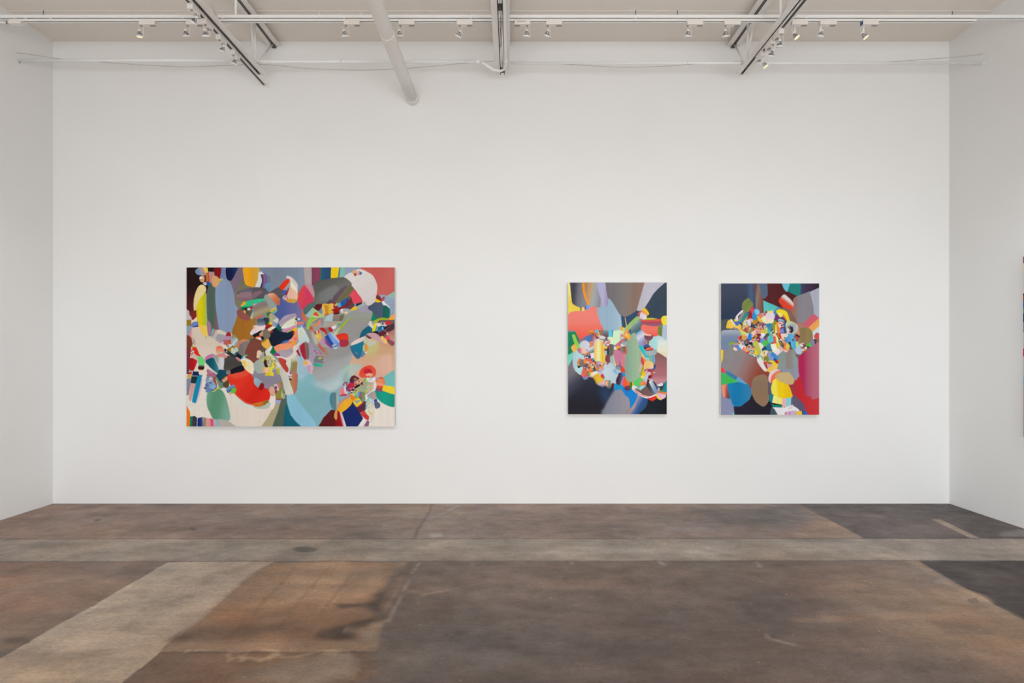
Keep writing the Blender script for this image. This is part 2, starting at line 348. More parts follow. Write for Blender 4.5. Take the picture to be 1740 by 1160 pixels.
# ---------------------------------------------------------------- light levels
FILL_TOP_POS = (1.6, -0.9, 4.0, 2.2)
FILL_REAR = 378.0
FILL_TOP = 10.0
FLOOR_GAIN = 1.0
EXPOSURE = 0.0
SPOT_W = 69.0
SPOT_SIDE = 74.0
P1 = """
B 8090a6,7d8a9c,8a99b0@0 p 0,40 1240,40 1240,700 600,1160 0,1160
A 22070b,20060a,4c131b,6c1c28@90 p 80,50 720,50 560,640 340,1160 80,1160
A 7e6c7e,7c6a7c@0 1130,50 1320,50 1300,300 1200,420 1090,640 980,330 1060,200
A 7b7058,7d7a62,86806f@90 1250,300 1420,420 1480,480 1300,560 1170,1000 1090,900 1085,620 1150,480
E 8c8698,a59fae,b9b3bd@90 p 900,0 1465,0 1465,900 1300,1160 900,1160
F 96958a,9a9c92,8f8f8b@90 p 0,0 900,0 900,500 620,700 540,900 0,1160
D e6dace,e4d8cc@0 p 90,560 1000,560 1000,1160 90,1160
H 88c0cc,80b4bc,84b4c4@60 p 900,-100 1240,-60 1465,250 1700,300 1950,0 2050,500 1720,560 1600,860 1465,920 1340,1088 1290,1088 820,440 920,330
H b4ccd8 f4 930,-350 1100,-350 1150,-100 1000,100 930,60
Z b4c4cc,c0ccd0@90 f3 900,700 950,800 1040,905 1140,850 1230,700 1270,560 1200,560 900,560
Z 8c8a88,8e8c8a,989694,a4a6a8,b0b8bc@62 f2 850,380 950,420 1100,450 1210,340 1360,330 1370,400 1300,560 1210,690 1130,800 1040,870 975,855 925,790 895,730 880,640 860,560
Z 9c9a9a,989694@40 f3 1010,330 1210,330 1340,330 1330,460 1230,600 1120,660 1040,640 1030,520
F b0aaa0,a8a098@0 p 0,0 260,0 300,500 150,620 0,600
C 9aa0a0,9b9b8e@90 p 300,980 1000,900 1050,1170 300,1170
C a39cae 740,960 780,860 850,820 930,870 1020,960 900,985
I ece2d8 p 900,500 1480,500 1480,1090 700,1090 700,900
G efe6dc,e6ddd0,e9dacd@0 p 80,0 1200,200 1465,600 1900,600 1800,1095 80,1095
D e0cdbc,dccbbb,e2d3c6@90 200,190 330,180 420,340 560,360 700,470 820,560 900,620 720,760 560,780 440,830 300,760 230,560 190,400 170,300
G e8e0d6,eae2d8@90 p 90,60 500,60 520,700 100,700
A c9bcc4,cbbec6@90 p 80,915 130,945 200,1090 240,1150 80,1150
A ecdcc8 p 230,1110 300,1060 320,1160 180,1160
D e6d5bf p 180,30 330,0 340,90 170,130
D 9c7a24 p 80,40 185,35 175,165 80,165
D 8fa3ba,93a0ac@90 p 80,165 190,165 200,250 140,360 80,350
D 7d3a20,7a3826@90 p 80,350 150,380 210,440 200,560 170,650 80,650
D 7c2c40,6c3048@90 p 80,640 180,620 160,830 130,1000 130,1160 80,1160
D 6f85c0 180,130 220,90 320,70 340,130 320,150 200,180
D 25308a p 205,185 325,148 328,180 215,195
D e07a8c,ecb8b8@0 150,330 175,240 215,215 200,320 205,400 150,380
D d8b8b4,bba09a@0 190,400 240,430 270,500 255,560 210,520
A 8e1a26 190,1085 280,1025 300,1060 215,1140
A 6a2c20,8a2020@90 145,990 260,930 300,1020 190,1080
A efdc9a,e8d394@90 235,920 240,700 300,500 380,410 470,440 490,540 430,620 350,760 310,910 270,940
A d8c000,e4cc00,c8cc10,9cc090@0 290,920 340,740 430,620 495,590 500,900 525,1180 500,1520 430,1380 330,1210 295,1050
D f2c84a,f6d060@0 330,135 420,145 515,170 525,300 530,360 450,362 380,280
A 645e68,56605c,3f6a58,66605e,7c6068,866470@0 505,900 500,640 540,440 600,360 690,440 700,800 740,1160 780,1330 620,1330 600,1300 520,1150
D 8c6f88,b07c98,8a7080@0 515,50 580,110 610,220 590,370 540,365 515,250
A 86a0c0,8a9cba,8c9ebc@0 680,600 700,440 800,300 900,275 980,340 1060,560 1090,800 1150,920 1100,1120 1010,1400 900,1400 770,1330 720,1080 690,860
A 7d98bd 265,130 300,80 350,70 400,205 330,205 285,180
A b498a6 330,50 430,50 480,150 480,210 400,215 360,120
A f2cf5c 420,50 510,50 530,150 490,170 450,120
A b5938f 545,135 590,145 650,140 670,160 665,230 620,260 615,360 565,360
A 6e2c40 p 440,215 495,210 500,350 440,360
A c47830 p 485,170 530,150 545,340 500,348
A e0481c p 520,150 548,148 565,345 530,345
A e0b880 355,300 365,240 440,230 455,300 430,355 385,350
A e8e4e8 352,280 365,245 410,250 412,290 360,300
A e07820 p 355,300 412,290 412,310 362,330
A 80b890 p 390,325 412,318 410,345 395,345
A dccad0 425,370 490,355 505,415 450,410
A 2560a8,1c5898@0 505,360 560,350 580,400 545,425 500,415
A 1a0a10 p 540,60 665,60 665,140 545,135
A 7d040e,8a0812@0 665,50 820,50 800,200 770,285 700,250 670,220
A 7080b8,7288b4,8090b4@0 815,50 920,50 915,270 860,295 780,280 800,170
A 000f3a,00174a,0a3c7c@0 915,50 1140,50 1110,150 1040,290 985,330 915,270
A e2a672 608,280 640,220 720,240 765,300 760,380 700,460 630,440 610,350
A d8b840 740,305 790,285 800,330 780,355 745,340
A 88a850 775,335 805,325 800,352 778,358
A b8b8a8 795,285 835,275 830,320 800,325
A f2a820,f8b01c,f0a018,dca840,d8b450@0 1275,50 1580,50 1570,250 1530,390 1480,460 1420,450 1310,400 1268,220
B dcdad8 120,150 200,180 160,470 40,480 100,300
B 3a3440,46404a@0 160,200 210,190 230,300 200,460 145,470 185,330
B 84649c,7e5c92@90 205,200 250,175 290,220 305,330 290,400 240,470 190,460 215,330
B 6f8090,6c7c90@0 290,220 350,250 355,400 310,400
B 6d94b4,5c86aa@90 245,400 350,370 360,500 320,550 250,520
B e4e2e4 115,150 200,165 215,190 160,190
A 585060,6a6878,5a5462@90 1165,540 1465,470 1700,480 1640,560 1465,560 1170,610
A 8c7480,947680,84606c@90 1160,600 1300,560 1500,560 1700,540 1600,640 1465,720 1150,720
B 585458,5e585c,4c5054@90 0,480 240,480 330,560 480,480 560,460 620,540 640,720 560,700 480,640 300,600 200,700 0,710
B 946a78,7c6470@90 f1 0,580 200,540 100,640 0,710
B 0a6048 p 0,705 60,690 60,720 0,740
A 30c088,3ccc94@0 1220,860 1300,790 1465,720 1650,700 1720,740 1650,770 1465,850 1300,900
A 0b6a4a 1225,880 1400,860 1465,850 1300,910 1260,950
A f2b41c 1215,830 1290,780 1310,800 1290,830 1230,850
A c01830 p 1390,890 1460,840 1470,870 1400,910
B e8a8c8 0,830 50,800 80,810 40,850
A e8e8e0 1340,910 1390,895 1400,930 1360,935
A 302010 1275,905 1330,890 1345,930 1290,935
A 5c5040,6c6454@0 1310,960 1440,940 1400,1060 1320,1000
A e8b068 1270,950 1300,945 1310,990 1280,1005
B 8a7c88,857a70,b0a080,98906c@70 0,860 150,770 270,750 360,840 400,900 360,960 200,1050 30,1090 0,1090 20,960
B 9aa49c,96a09a@0 235,640 270,615 330,650 480,830 500,880 420,900 340,870 240,700
B e8b8a0,d87850,c8643c@50 310,620 400,580 480,620 560,740 550,830 480,800
B c8b828 350,960 380,920 480,890 490,930 400,980
B d4b4c0 p 355,925 460,870 480,890 370,935
B 78b0a4 400,980 495,930 500,980 440,1010
B 207840 280,1000 370,980 340,1040 300,1060
B 789018 280,1050 310,1040 310,1090 285,1100
B e05848 20,1105 100,1070 220,1050 180,1080 70,1110
B f0a070 p 335,1020 380,995 395,1020 340,1050
A a8c8b8 p 1430,1050 1470,960 1470,1050
A a06c20,a86c22,b07828@0 1120,1160 1150,1060 1250,1080 1400,1120 1580,1130 1500,1300 1465,1500 1300,1560 1150,1600 1050,1480 1030,1380 1080,1230
A 92504a,955850@0 1125,990 1150,930 1220,920 1290,1000 1400,1060 1400,1130 1330,1155 1200,1100
A c8b090 p 1400,1080 1470,1060 1470,1110 1420,1120
D c8805c,d8946c@0 1140,600 1160,500 1260,440 1420,480 1280,500 1200,560 1150,640
D 7c7270,8a7e7a@0 1170,720 1190,560 1260,500 1350,470 1430,490 1350,620 1300,760 1220,780
B e0dcd8,cfccc4@0 690,260 720,225 820,270 920,390 930,450 910,560 850,470 760,350
B f0e8d8 770,400 800,350 880,440 915,500 920,600 850,520 780,460
B a8a0a0 p 740,320 775,340 770,440 650,520 610,520
B e8300c,f03010@0 545,450 650,330 730,285 765,330 700,420 620,520 580,500
B 5058a0 590,540 620,520 700,540 670,630 620,610
B e8bca4,f0c0a8@0 690,580 760,460 840,510 920,600 920,700 880,725 690,710
B 902838 p 665,620 740,470 755,480 700,640
B b0a8c8 610,670 660,630 720,660 710,720 650,730
B d04050 640,665 670,650 680,680 650,690
B d09c38,d8a840@0 665,740 720,700 900,715 915,735 860,785 780,790
B 4c5c9c,5060a0,6868a0,7c78a4@0 490,840 560,830 560,720 640,710 720,770 850,790 920,750 960,850 1020,920 1020,1160 880,1160 870,1010 650,1060 560,1160 530,1110 440,1020 500,960
B b0a8a8,b8acac@0 p 1045,45 1215,45 1215,440 1080,400
B 843c58,8a4460@0 p 1215,45 1415,45 1390,330 1220,430
B 007060,006868@0 p 1412,45 1450,45 1440,320 1395,320
C 2a5480,244a74@0 p -20,45 150,45 145,300 -20,320
C f8cc08,f8d000@0 p 160,45 320,45 290,268 145,268
C 5c8090 p 320,45 350,45 335,280 290,270
C 88beb4,84b8b0@0 p 350,45 460,45 440,230 330,275
C 98a4bc,8fa0b8@0 p 460,45 830,45 720,100 500,200 430,260
C d4625c,cc5c58,cf6660,c86058@30 p 800,45 1472,45 1472,560 1290,650 1100,640 1080,400 740,100
B c89098,c4949c@0 1080,400 1140,390 1230,460 1310,690 1280,750 1200,640 1100,480
B e04844,d83c60,e04038@20 925,680 950,570 1030,440 1080,430 1180,560 1280,750 1150,800 1020,920 940,800
B d03870 p 1040,480 1070,470 1250,750 1210,780
C e4e0de,ddd4d2,dad0ce@60 430,250 520,170 600,150 700,90 800,95 900,140 1020,220 1100,380 1110,520 1070,700 960,850 920,840 860,760 790,730 700,590 600,440 520,330
C d8b088 590,160 610,110 660,95 690,130 670,190 620,185
C b84028 620,190 650,170 690,195 655,232
C 5070a8 730,190 745,150 790,150 790,190 755,210
C e8a898 690,150 730,130 735,200 700,210
C d07840 735,125 755,125 755,145 738,145
C 585854,60605c,747470,5c5c5a@60 -210,420 -120,330 0,310 200,270 420,260 500,300 580,380 560,440 440,520 320,600 200,730 150,800 -60,800 -200,780 -190,600
C 74787a,808280@0 f2 -100,600 200,430 300,500 160,720 -50,760
C 604c5c,6a5868@0 190,740 220,640 400,460 480,430 500,470 360,600 260,760
C 747050,6c6848,807050@40 260,760 380,600 480,470 580,450 630,490 600,560 480,680 320,760
B 4c7068,5a706c@0 1040,980 1100,850 1200,790 1300,760 1260,880 1080,1030
B 5c1018,64101c@0 1270,890 1340,820 1430,830 1380,940 1330,930
B 7088b0 1340,990 1400,910 1440,890 1450,960 1400,1040 1350,1010
B 9cc4c8 p 1090,1040 1240,880 1260,930 1140,1090
B a4cc70,b8d080@0 1140,1160 1240,1000 1250,900 1330,960 1440,1030 1465,1080 1240,1100 1180,1180
B e05030,d84828@0 1245,1040 1280,980 1330,990 1360,1060 1290,1050
B e8d0d8 p 1240,1040 1350,1070 1340,1085 1240,1060
B d85c40,b88068@0 1020,940 1060,1010 1150,1120 1140,1160 1070,1160 1010,1060
C 5a3c50,64485a@0 60,800 130,720 190,750 200,800 80,820
C ecc058,e4b03c,f0c460@0 -20,820 100,805 200,810 205,960 130,1010 40,1000 -20,1000
C c8901c p 0,820 60,830 100,880 90,1010 40,1010 20,900
C d87010 40,1010 95,1000 90,1055 40,1055
C a8c8d0 p 50,1060 200,1000 200,1110 180,1160 20,1160
C b01c14,8a0c0c@90 205,820 250,790 290,880 330,990 300,1020 205,1010
C 4c1c10 p 205,990 330,985 320,1020 205,1020
C b8bc80 225,820 270,800 275,840 235,850
C 2460b0,1c5098@90 360,780 440,700 500,680 490,740 420,850 370,860
C 60a8d8 p 300,820 345,790 370,860 300,880
C 50343c,603848,5a4850@60 490,700 560,660 590,740 640,800 620,860 480,950 380,890 310,910 300,880 430,850
C 8c1420 p 310,880 450,840 560,740 580,760 480,870 330,910
C 6a5c58 500,680 545,660 560,700 530,720
C ec4c64,e04858@0 550,620 640,515 700,580 800,740 660,800 610,790 590,700
C 202838,243040@0 660,820 780,780 800,790 740,830 680,850
C 80a8a0 p 640,810 665,800 670,850 640,850
C f8b8a0 p 790,810 800,760 835,740 820,800
C 8c3828 p 780,790 815,750 790,810
C 9cb0b8 p 800,800 850,760 880,830 830,840
C a4b8b8 690,860 820,800 850,830 740,880
C f8b818,f8c838@0 575,920 600,890 660,860 695,880 640,930 580,950
C a8b0b0 390,930 450,900 560,930 550,980 420,1010
C e8dce0 360,960 385,905 400,960 390,1010
C f8d0a8 430,990 480,960 505,990 460,1020
C 707848,6c6448@90 330,1060 400,1010 420,1050 380,1160 320,1160
C 8c8884,827c76@90 p 200,1030 330,1030 330,1160 180,1160
C c86450 p 200,1075 320,1070 300,1090 200,1095
C 8cb8ac,98c0b4@0 p 1290,650 1470,545 1470,730 1400,700
C 98a8c4,94a4bc@90 1140,640 1250,620 1340,660 1470,730 1470,1020 1380,1100 1370,880 1300,800 1200,740
C 7c242c,702838@0 1090,640 1130,625 1190,680 1180,740 1100,700
C a8484c,b05050@0 1180,720 1250,650 1270,690 1220,760 1180,745
C f8c010 1090,700 1170,750 1160,780 1100,760
C f0e8e4 1210,765 1250,750 1290,810 1350,860 1370,900 1290,840 1240,830
C 48546c,4c5870@0 920,860 1060,800 1180,770 1230,840 1230,1000 1240,1100 1140,1110 1060,1050 1000,960 940,930
C 006058,006c5c@0 p 1230,840 1300,840 1370,900 1380,980 1360,1080 1310,1100 1225,1080
C 00805c,0a7c60@90 p 1020,980 1060,1040 1120,1110 1040,1160 980,1160
C f89c30,fcae48@0 1335,1150 1400,1060 1470,1010 1470,1060 1430,1180 1390,1180
C a8b818,98b018@0 1040,1155 1180,1095 1300,1105 1320,1140 1180,1130 1060,1170
F 705860 p 1160,60 1330,40 1470,40 1470,180 1250,300 1130,300
F b4746c,c08878,c89880,d4ac90@90 p 1300,230 1472,220 1472,620 1340,520
F d09c78,d0aa84,dcac94,d8ae90@90 p 600,760 1000,560 1300,500 1472,560 1472,1320 900,1320 700,1200 540,940
F c8c080 f4 800,700 1050,450 1150,600 1000,780
F e0b4a0 f4 1100,880 1400,760 1400,1160 1200,1160
F e4d8d4,d8d0d0@0 930,120 970,60 1000,100 1030,180 1020,230 960,180
F 005c6c,08607c,10607c@0 745,400 780,290 860,210 940,165 1010,230 1020,290 900,340 780,410
F e8d800,f0e020@0 p 1045,125 1100,140 1060,290 1000,285
F 68a098,70a4a0@0 1060,290 1100,150 1130,220 1120,260
F e8e4e4 1110,140 1180,90 1270,100 1300,150 1180,170 1120,170
F 606060 p 1140,100 1250,50 1270,60 1170,110
F c83030,d02830@0 1270,80 1340,60 1415,100 1350,140 1290,140
F c8b0d0 p 1250,150 1330,150 1290,180 1255,170
F 0e5c78,0c6888@0 1130,220 1190,160 1260,180 1250,240 1140,250
F 70b8e0 p 1195,200 1225,180 1250,240 1215,245
F 3c6cac 1120,270 1180,230 1230,240 1210,270 1140,310
F 0c080c 950,300 1100,270 1130,290 1130,330 1000,320
F 5c1c24,641c28@0 1110,340 1220,265 1290,300 1270,350 1200,385
F 503038,4a2c34@0 1290,250 1380,160 1470,120 1470,220 1340,290
F 141018 1260,190 1380,140 1440,120 1350,170 1270,240
F c8a0a8,d0a4ac@0 890,340 1000,300 1120,340 1200,440 1290,530 1240,520 1150,470 1040,440 960,400
F f0c860 1185,400 1230,375 1320,500 1280,530 1220,470
F 706070 1240,380 1290,335 1310,380 1270,420
F e85858,e04870@0 1270,400 1340,370 1380,430 1340,470 1290,440
F f8d850 p 1300,330 1350,315 1350,335 1310,350
F 905088 p 1330,320 1385,280 1390,300 1345,330
F 8c4c5c,944858@0 1340,440 1470,500 1470,550 1420,585 1320,490
F a0b890 p 1430,580 1470,550 1470,600 1440,600
F e8d8d8,e0ccc8@0 575,530 640,470 740,420 860,380 820,470 600,560
F 6b3038,74383c@0 p 865,370 900,350 1000,410 960,445
F c0c4b0,c8c8b8@0 835,430 860,390 930,430 1000,430 1075,480 1050,560 950,580 850,500
F e0b090 p 960,445 1010,415 1060,450 1060,480 980,480
F e8d080 p 835,470 870,480 860,520 835,510
F 007c9c,087894,0a7890@0 p 585,575 825,480 830,540 790,780 760,790 600,640
F 286890,346c98@0 550,620 585,580 680,730 780,780 710,850 620,770
F 6080b0,6a88b0@0 p 800,680 850,690 870,740 810,810 770,800
F c8cc98,a0b8a8@0 810,600 850,540 870,600 860,680 830,670
F e08818,f09c30@0 860,550 900,560 915,620 890,690 865,690
F d8dcb0 p 850,695 905,695 890,735 850,725
F e03018,e83820@90 255,370 360,320 450,320 500,350 510,460 400,470 330,470
F b02c44,a82c40@0 325,460 420,450 510,460 510,560 420,600 340,580
F 7c3c84,8c4490@0 0,400 30,400 170,590 150,620 50,540 0,470
F 0c4c9c,1450a0@0 p 20,385 90,340 215,540 170,600
F 7098d8,80a4e0,6890d8@0 85,330 130,300 270,420 325,500 310,590 250,550 210,540
F b8c8e4 p 130,300 250,370 330,480 320,520 200,390
F 5878b8,88a4d0@90 170,580 200,545 280,550 300,590 240,640 190,620
F d0d0c0 p 175,560 265,540 265,560 180,580
F b8d8d8 p 190,620 290,600 290,625 230,648
F e0e4f4 155,220 200,150 260,160 250,210 190,230
F c02024,b82028@0 85,210 140,190 195,255 150,295 120,270
F 7c8078 p 20,200 80,190 120,280 90,330 40,260
F c0202c p 0,215 30,250 85,330 60,350 0,290
F e8b080,e8a070@0 160,180 200,145 330,70 370,60 250,150
F 48c890 p 250,120 380,85 395,110 300,165
F 908080 p 290,120 340,110 360,140 310,150
F 98b030,a4b444@0 250,330 330,180 480,40 570,-20 500,70 360,240 280,330
F c4ccb0 200,330 260,260 350,180 300,280 260,350
F a8ccb8 f2 490,990 600,960 700,900 560,1060 440,1160 380,1120
F c4c8c0,b0c0b4@0 480,1080 600,1010 720,950 800,1010 620,1140 470,1160
F b86850,c08068@90 f2 0,600 60,700 100,780 90,800 20,720 0,680
I a8c4c8,b8ccd0@60 f4 -260,140 0,180 240,60 400,-80 430,60 300,200 100,290 -100,290
I 98bab0 f3 400,60 480,-60 520,-60 480,150 400,160
H 8cc8dc,8cc4dc,90c8e0@0 700,440 840,430 960,590 1100,760 1230,920 1300,1088 1000,1088 880,980 780,850 720,660
H 006078,106880@0 p 690,540 720,660 780,850 880,980 1000,1088 630,1088 640,780
H 4c6054,506458,586858@0 p 600,500 690,420 700,560 650,780 630,1088 400,1088 480,860 570,600
H b0a880,b4aa88@0 p 455,610 560,605 520,760 450,940 400,1088 170,1088 290,920 400,720
H f0e8e0 350,450 470,450 460,620 400,740 350,650 330,560
G e03020,e83420,d82010,e02818@40 930,80 1000,-50 1200,-130 1465,-20 1480,60 1560,280 1700,290 1790,360 1820,460 1770,570 1600,660 1465,660 1280,590 1090,420 960,160
G e85038 f2 960,0 1200,-80 1380,0 1100,100
H d88430,d07020@90 0,620 200,570 330,540 250,640 120,680 0,665
H 907028,88702c@0 p 205,580 330,540 320,590 215,650
H b0c0b4,b8c8b8@0 0,690 120,685 250,640 340,590 365,630 300,710 150,725 20,700
G dce0d4 f2 1060,420 1300,600 1465,650 1400,720 1200,660 1100,540
H 948ca0,8c8898,948894@90 0,-60 600,-60 640,150 620,350 440,260 350,330 320,290 230,280 100,150 20,100
H 9cbcd0,90a8b8@60 20,100 60,80 200,180 130,290 30,210
H a00c18,980818@0 110,300 150,210 190,180 230,230 210,300 160,340
H e0b098,d8a088@90 345,290 400,255 440,310 450,420 410,462 365,440
H 98903c,8c8838@0 470,300 540,170 590,160 610,230 580,500 560,520 470,500
H e8d4c0 440,230 480,210 540,300 500,360 450,280
H e47898,d0708c@0 510,220 550,190 570,260 540,300 515,270
H 786080,6a5070@0 440,280 480,240 500,300 470,340
H 904068 455,350 510,340 490,395 460,400
H a01c2c p 465,505 570,530 570,545 465,525
H a8a8d8,b0aedc@0 p 465,530 575,545 560,600 455,605
H 788048 610,330 650,340 660,390 620,400
H c8c040 590,430 620,420 620,490 600,500
H a0a0a8 620,440 650,420 670,490 620,520
H b4c890 590,360 610,350 605,440 580,470
H a87848,b88050,c07058,b86858@0 810,-160 920,-160 925,100 910,300 870,405 840,400 770,150
H e8e0e0 p 750,-60 810,-60 800,110 760,60
H 4858b8 p 755,-40 820,-50 810,0 760,10
H b48098 p 750,40 805,30 800,60 755,65
H 3c1018 p 750,105 800,95 795,125 760,130
E 00182e,001c34,001c38@0 340,450 360,290 480,200 620,280 700,300 820,260 860,300 840,400 760,430 640,500 540,540 420,590 360,530
E 0a5c4c,086848@0 500,220 550,170 610,230 600,290 540,260
E 88a0c0,9098a8@0 360,60 520,60 500,200 430,170 380,120
B b0b088,a8a890@0 310,1100 400,1020 470,1070 530,1130 440,1190 330,1160
B e8e4e8 p 450,1180 490,1090 530,1140 500,1200
E d8d8d8 p 410,50 500,0 520,50 490,100
E 10488c,1878b0@90 475,190 520,120 545,140 510,200 480,210
E b0a8c0,a898a8,c8b8a8@60 540,100 640,-30 780,-80 890,-90 880,20 700,100 600,180
E ecece0,e0e4d0,dcdcc8@0 590,200 700,80 870,-10 900,40 900,150 780,200 620,220
E c070a8,d898b8,b868a0@70 610,230 720,210 900,140 880,190 720,280 620,290
E f8b808,fcc418@0 800,240 900,190 915,240 880,270 820,260
E 90c840 690,295 790,245 800,265 720,300
E b01c1c 820,300 840,260 860,300 840,335
E 304828 870,20 900,0 915,40 890,50
E e89030 860,110 880,70 890,100 870,125
E e8d8dc p 920,0 960,0 980,40 930,50
E 3868a8,4878b0@0 580,525 650,470 740,465 700,520 620,535
E f89c70,f8946c,fca078@60 440,600 540,545 620,530 740,490 850,340 870,270 940,260 950,380 900,500 820,600 720,650 560,675 480,685
E e8a040 780,500 860,470 900,480 860,560 800,550
E f07878 840,410 900,400 920,440 880,470
E d89ccc p 760,460 810,430 815,450 770,480
E e85c18 p 710,520 790,490 800,500 720,530
E a49ca8,aca4b0,b0a8b4@90 500,690 700,660 830,620 830,700 780,790 680,820 560,780
E 08783c,087c44@0 345,700 400,600 430,600 465,720 410,755
E 6850a0 440,740 480,720 560,760 555,800 490,790
E c01c64 p 445,745 485,735 560,765 550,785 470,775
E dcdce4,e4e4e8@0 300,650 380,580 400,600 345,700
E e8dcd0,e4d4c8@90 480,800 560,790 700,820 830,720 830,620 900,560 960,480 930,700 830,900 750,1100 720,1160 600,1160 700,900 600,830
Z dcdcd2,ccccc0,d8d8d0@20 575,612 605,620 650,665 700,730 735,790 760,850 780,915 760,928 728,928 712,880 690,800 640,710 600,665
Z e4e0c8 p 580,615 600,620 690,720 680,730 620,670
E c0443c,b83c38@0 530,850 580,830 650,860 690,900 670,930 735,1050 710,1130 650,1080 580,980
E 7c7064,847868@0 200,350 230,260 290,240 350,310 360,370 300,435 230,400
E c89c78 125,320 160,280 205,290 205,350 160,360
E 101418 0,340 60,290 180,265 130,330 110,370 0,380
E c02c18,802010@90 245,200 270,160 340,120 390,160 300,210
E d4c820 330,110 360,75 405,110 390,140 350,135
E ecd8b8,f0e4cc@0 310,240 360,200 430,175 460,200 380,250 340,265
E c02c2c 340,290 400,260 410,290 370,310
E eccccc,f0e0e0@0 0,190 50,150 240,165 245,200 150,260 0,330
E e8a060 0,200 40,170 30,210 0,230
E 141c24,40505c@0 220,0 330,0 330,80 250,120 220,60
E 384858,8898b0@90 f1 60,40 220,20 250,120 180,160 80,150
E 907440,a08048@0 p 0,0 80,0 90,130 0,160
E e4a840,f0b850,e8b048@30 185,530 220,460 300,440 330,470 365,550 340,610 280,640 230,610
E 907830 190,510 230,440 280,440 220,500
E 784034,8a4438,804038@0 0,440 80,450 150,480 160,560 130,700 60,800 110,850 60,880 0,890
E 603828 -30,620 0,500 20,900 -120,860
D 7e4438,824438@90 1300,700 1380,520 1480,440 1620,470 1600,640 1500,900 1400,880 1310,830
E e8c8b0 80,710 110,670 160,690 170,750 130,770 80,800
E e0c8a0 70,790 130,770 140,800 90,830
E 5c5040,706858@0 p 165,560 210,600 280,640 200,700 170,690
E e83828 80,385 130,370 160,400 90,400
E d8b860 70,410 95,390 110,430 80,440
E f0e0e8 90,420 130,400 180,440 130,450
E 1c1418 160,400 200,390 220,430 190,460
E a0b0a8,b0b8ac@0 30,940 110,870 180,900 210,1000 200,1120 120,1150 40,1080
E 9ca4a4,a8a498@0 p 140,800 230,700 250,850 180,880
E 3c1420 p 235,640 245,640 240,860 290,1010 275,1020 235,900
E 90a0a0,8c9898@0 p 340,700 420,780 530,850 540,920 420,800
E bcbc6c f1 180,840 330,780 420,860 500,920 460,930 330,850
E c8c860 170,870 230,840 230,880 190,900
E a4a888,a8a47c@0 f1 310,900 380,860 440,920 380,1000 320,980
E f0d818,f4dc30@0 385,950 430,920 470,950 440,1000 400,990
E ecb850,f8d0b8@0 205,1080 260,1030 310,1060 320,1130 240,1140
E f8dc20,fce858@0 p 335,1030 400,1025 390,1160 330,1160
E c0c030,b8b048@90 490,1050 540,1040 550,1160 500,1160
H e0c818,f0d830@0 250,10 340,-40 420,-30 420,40 350,30 270,40
H f0a8a8 p 200,-60 260,-60 240,-20 200,-20
H 70b080,60a0a0@90 p 800,-310 820,-330 800,-80 770,-100
E c8b890 p 840,860 950,870 950,920 830,900
E a88850,a07c4c,b48058@90 p 830,900 940,910 920,1160 820,1160 780,1160
E 60b070 p 800,930 820,900 800,1090 775,1090
E b06898 p 760,1100 820,1100 820,1130 755,1140
E c8ccb8 f1 860,800 960,800 960,860 860,850
E dce4e0,bcd0d8@90 930,200 1040,210 1180,490 1100,520 980,560 940,420
E a8c8d8,a0c0d4@0 940,700 990,600 1020,760 1080,860 1100,1000 1080,1160 920,1160 920,950
E d4dcc4 f1 950,280 1020,260 1040,380 980,420
E a81c30,b01c34@0 970,620 1010,540 1070,510 1090,600 1100,850 1060,850 1010,770
E 806860,7c6c68,8c605c,607c78@0 1070,510 1110,500 1150,560 1165,680 1150,850 1110,860 1090,700
E 9c2838 p 890,690 930,640 990,790 970,805
E c89078 p 905,560 930,600 950,650 940,650
E a0a8a0 p 970,740 1000,720 1010,760 980,780
E a498ac,a89cb4@90 1150,520 1190,490 1260,580 1300,760 1240,940 1180,900 1165,700
E e8b8bc,ecc8c8@0 f1 1030,950 1100,880 1150,860 1220,950 1240,1060 1180,1090 1080,1010
E e8b850,f0bc50@0 1030,920 1070,885 1130,910 1110,965 1060,960
E c8a8c8 1100,1000 1200,980 1200,1090 1120,1090
E e8a8a8 1180,1100 1230,1090 1220,1160 1180,1150
E a04878 p 1300,790 1400,800 1465,800 1450,870 1380,880 1290,830
E 787c88,807c80@0 1260,900 1310,800 1450,890 1450,940 1350,930
E 30a890,34b09c@0 1250,930 1310,935 1440,970 1430,1010 1350,1010 1260,980
E 90c850 1350,830 1370,810 1440,815 1435,840 1370,855
E cc4c34,c85444,c46450@90 1170,190 1230,200 1300,380 1400,560 1465,640 1480,720 1430,680 1330,540 1230,360
E a49c98,aca49c@40 1180,100 1260,100 1465,160 1465,600 1350,450 1250,220
E dcb050,e4bc60@0 1290,370 1360,290 1400,320 1450,460 1430,500 1380,500 1340,460
E f8d038 1285,370 1330,350 1370,380 1330,410
E e83c24,f04828@0 1330,250 1370,260 1375,310 1350,320
E f0c8b8 p 1300,270 1335,250 1345,320 1310,330
E 605c54 p 1260,290 1300,260 1320,330 1280,340
E b8181c,c82028@0 1380,215 1465,200 1520,270 1465,290 1420,260
E b890b8 f2 1380,500 1465,400 1500,500 1465,560
E d8885c,e09468@0 1230,160 1300,120 1400,20 1400,90 1360,150 1250,190
E 98c858,8cc850@0 1110,230 1120,100 1180,0 1280,0 1220,100 1160,220
E b8c838 1200,70 1320,0 1340,10 1220,90
E e88068 910,90 1000,80 1060,100 1070,150 1000,140 930,130
E 7870b8 920,150 980,150 1000,170 960,185
E 5c90d0 950,180 1040,140 1080,180 1000,190
E 8858a8 1060,100 1100,170 1090,190 1050,140
E 8898d0 1290,650 1310,620 1340,680 1310,690
E a83068 1260,665 1330,690 1310,715 1270,690
E d85878 1340,730 1380,690 1440,760 1380,740
E c0c4b8 f2 1200,240 1260,300 1360,500 1300,560 1230,400
D 60b0c0 p 590,370 600,280 630,215 665,230 610,390
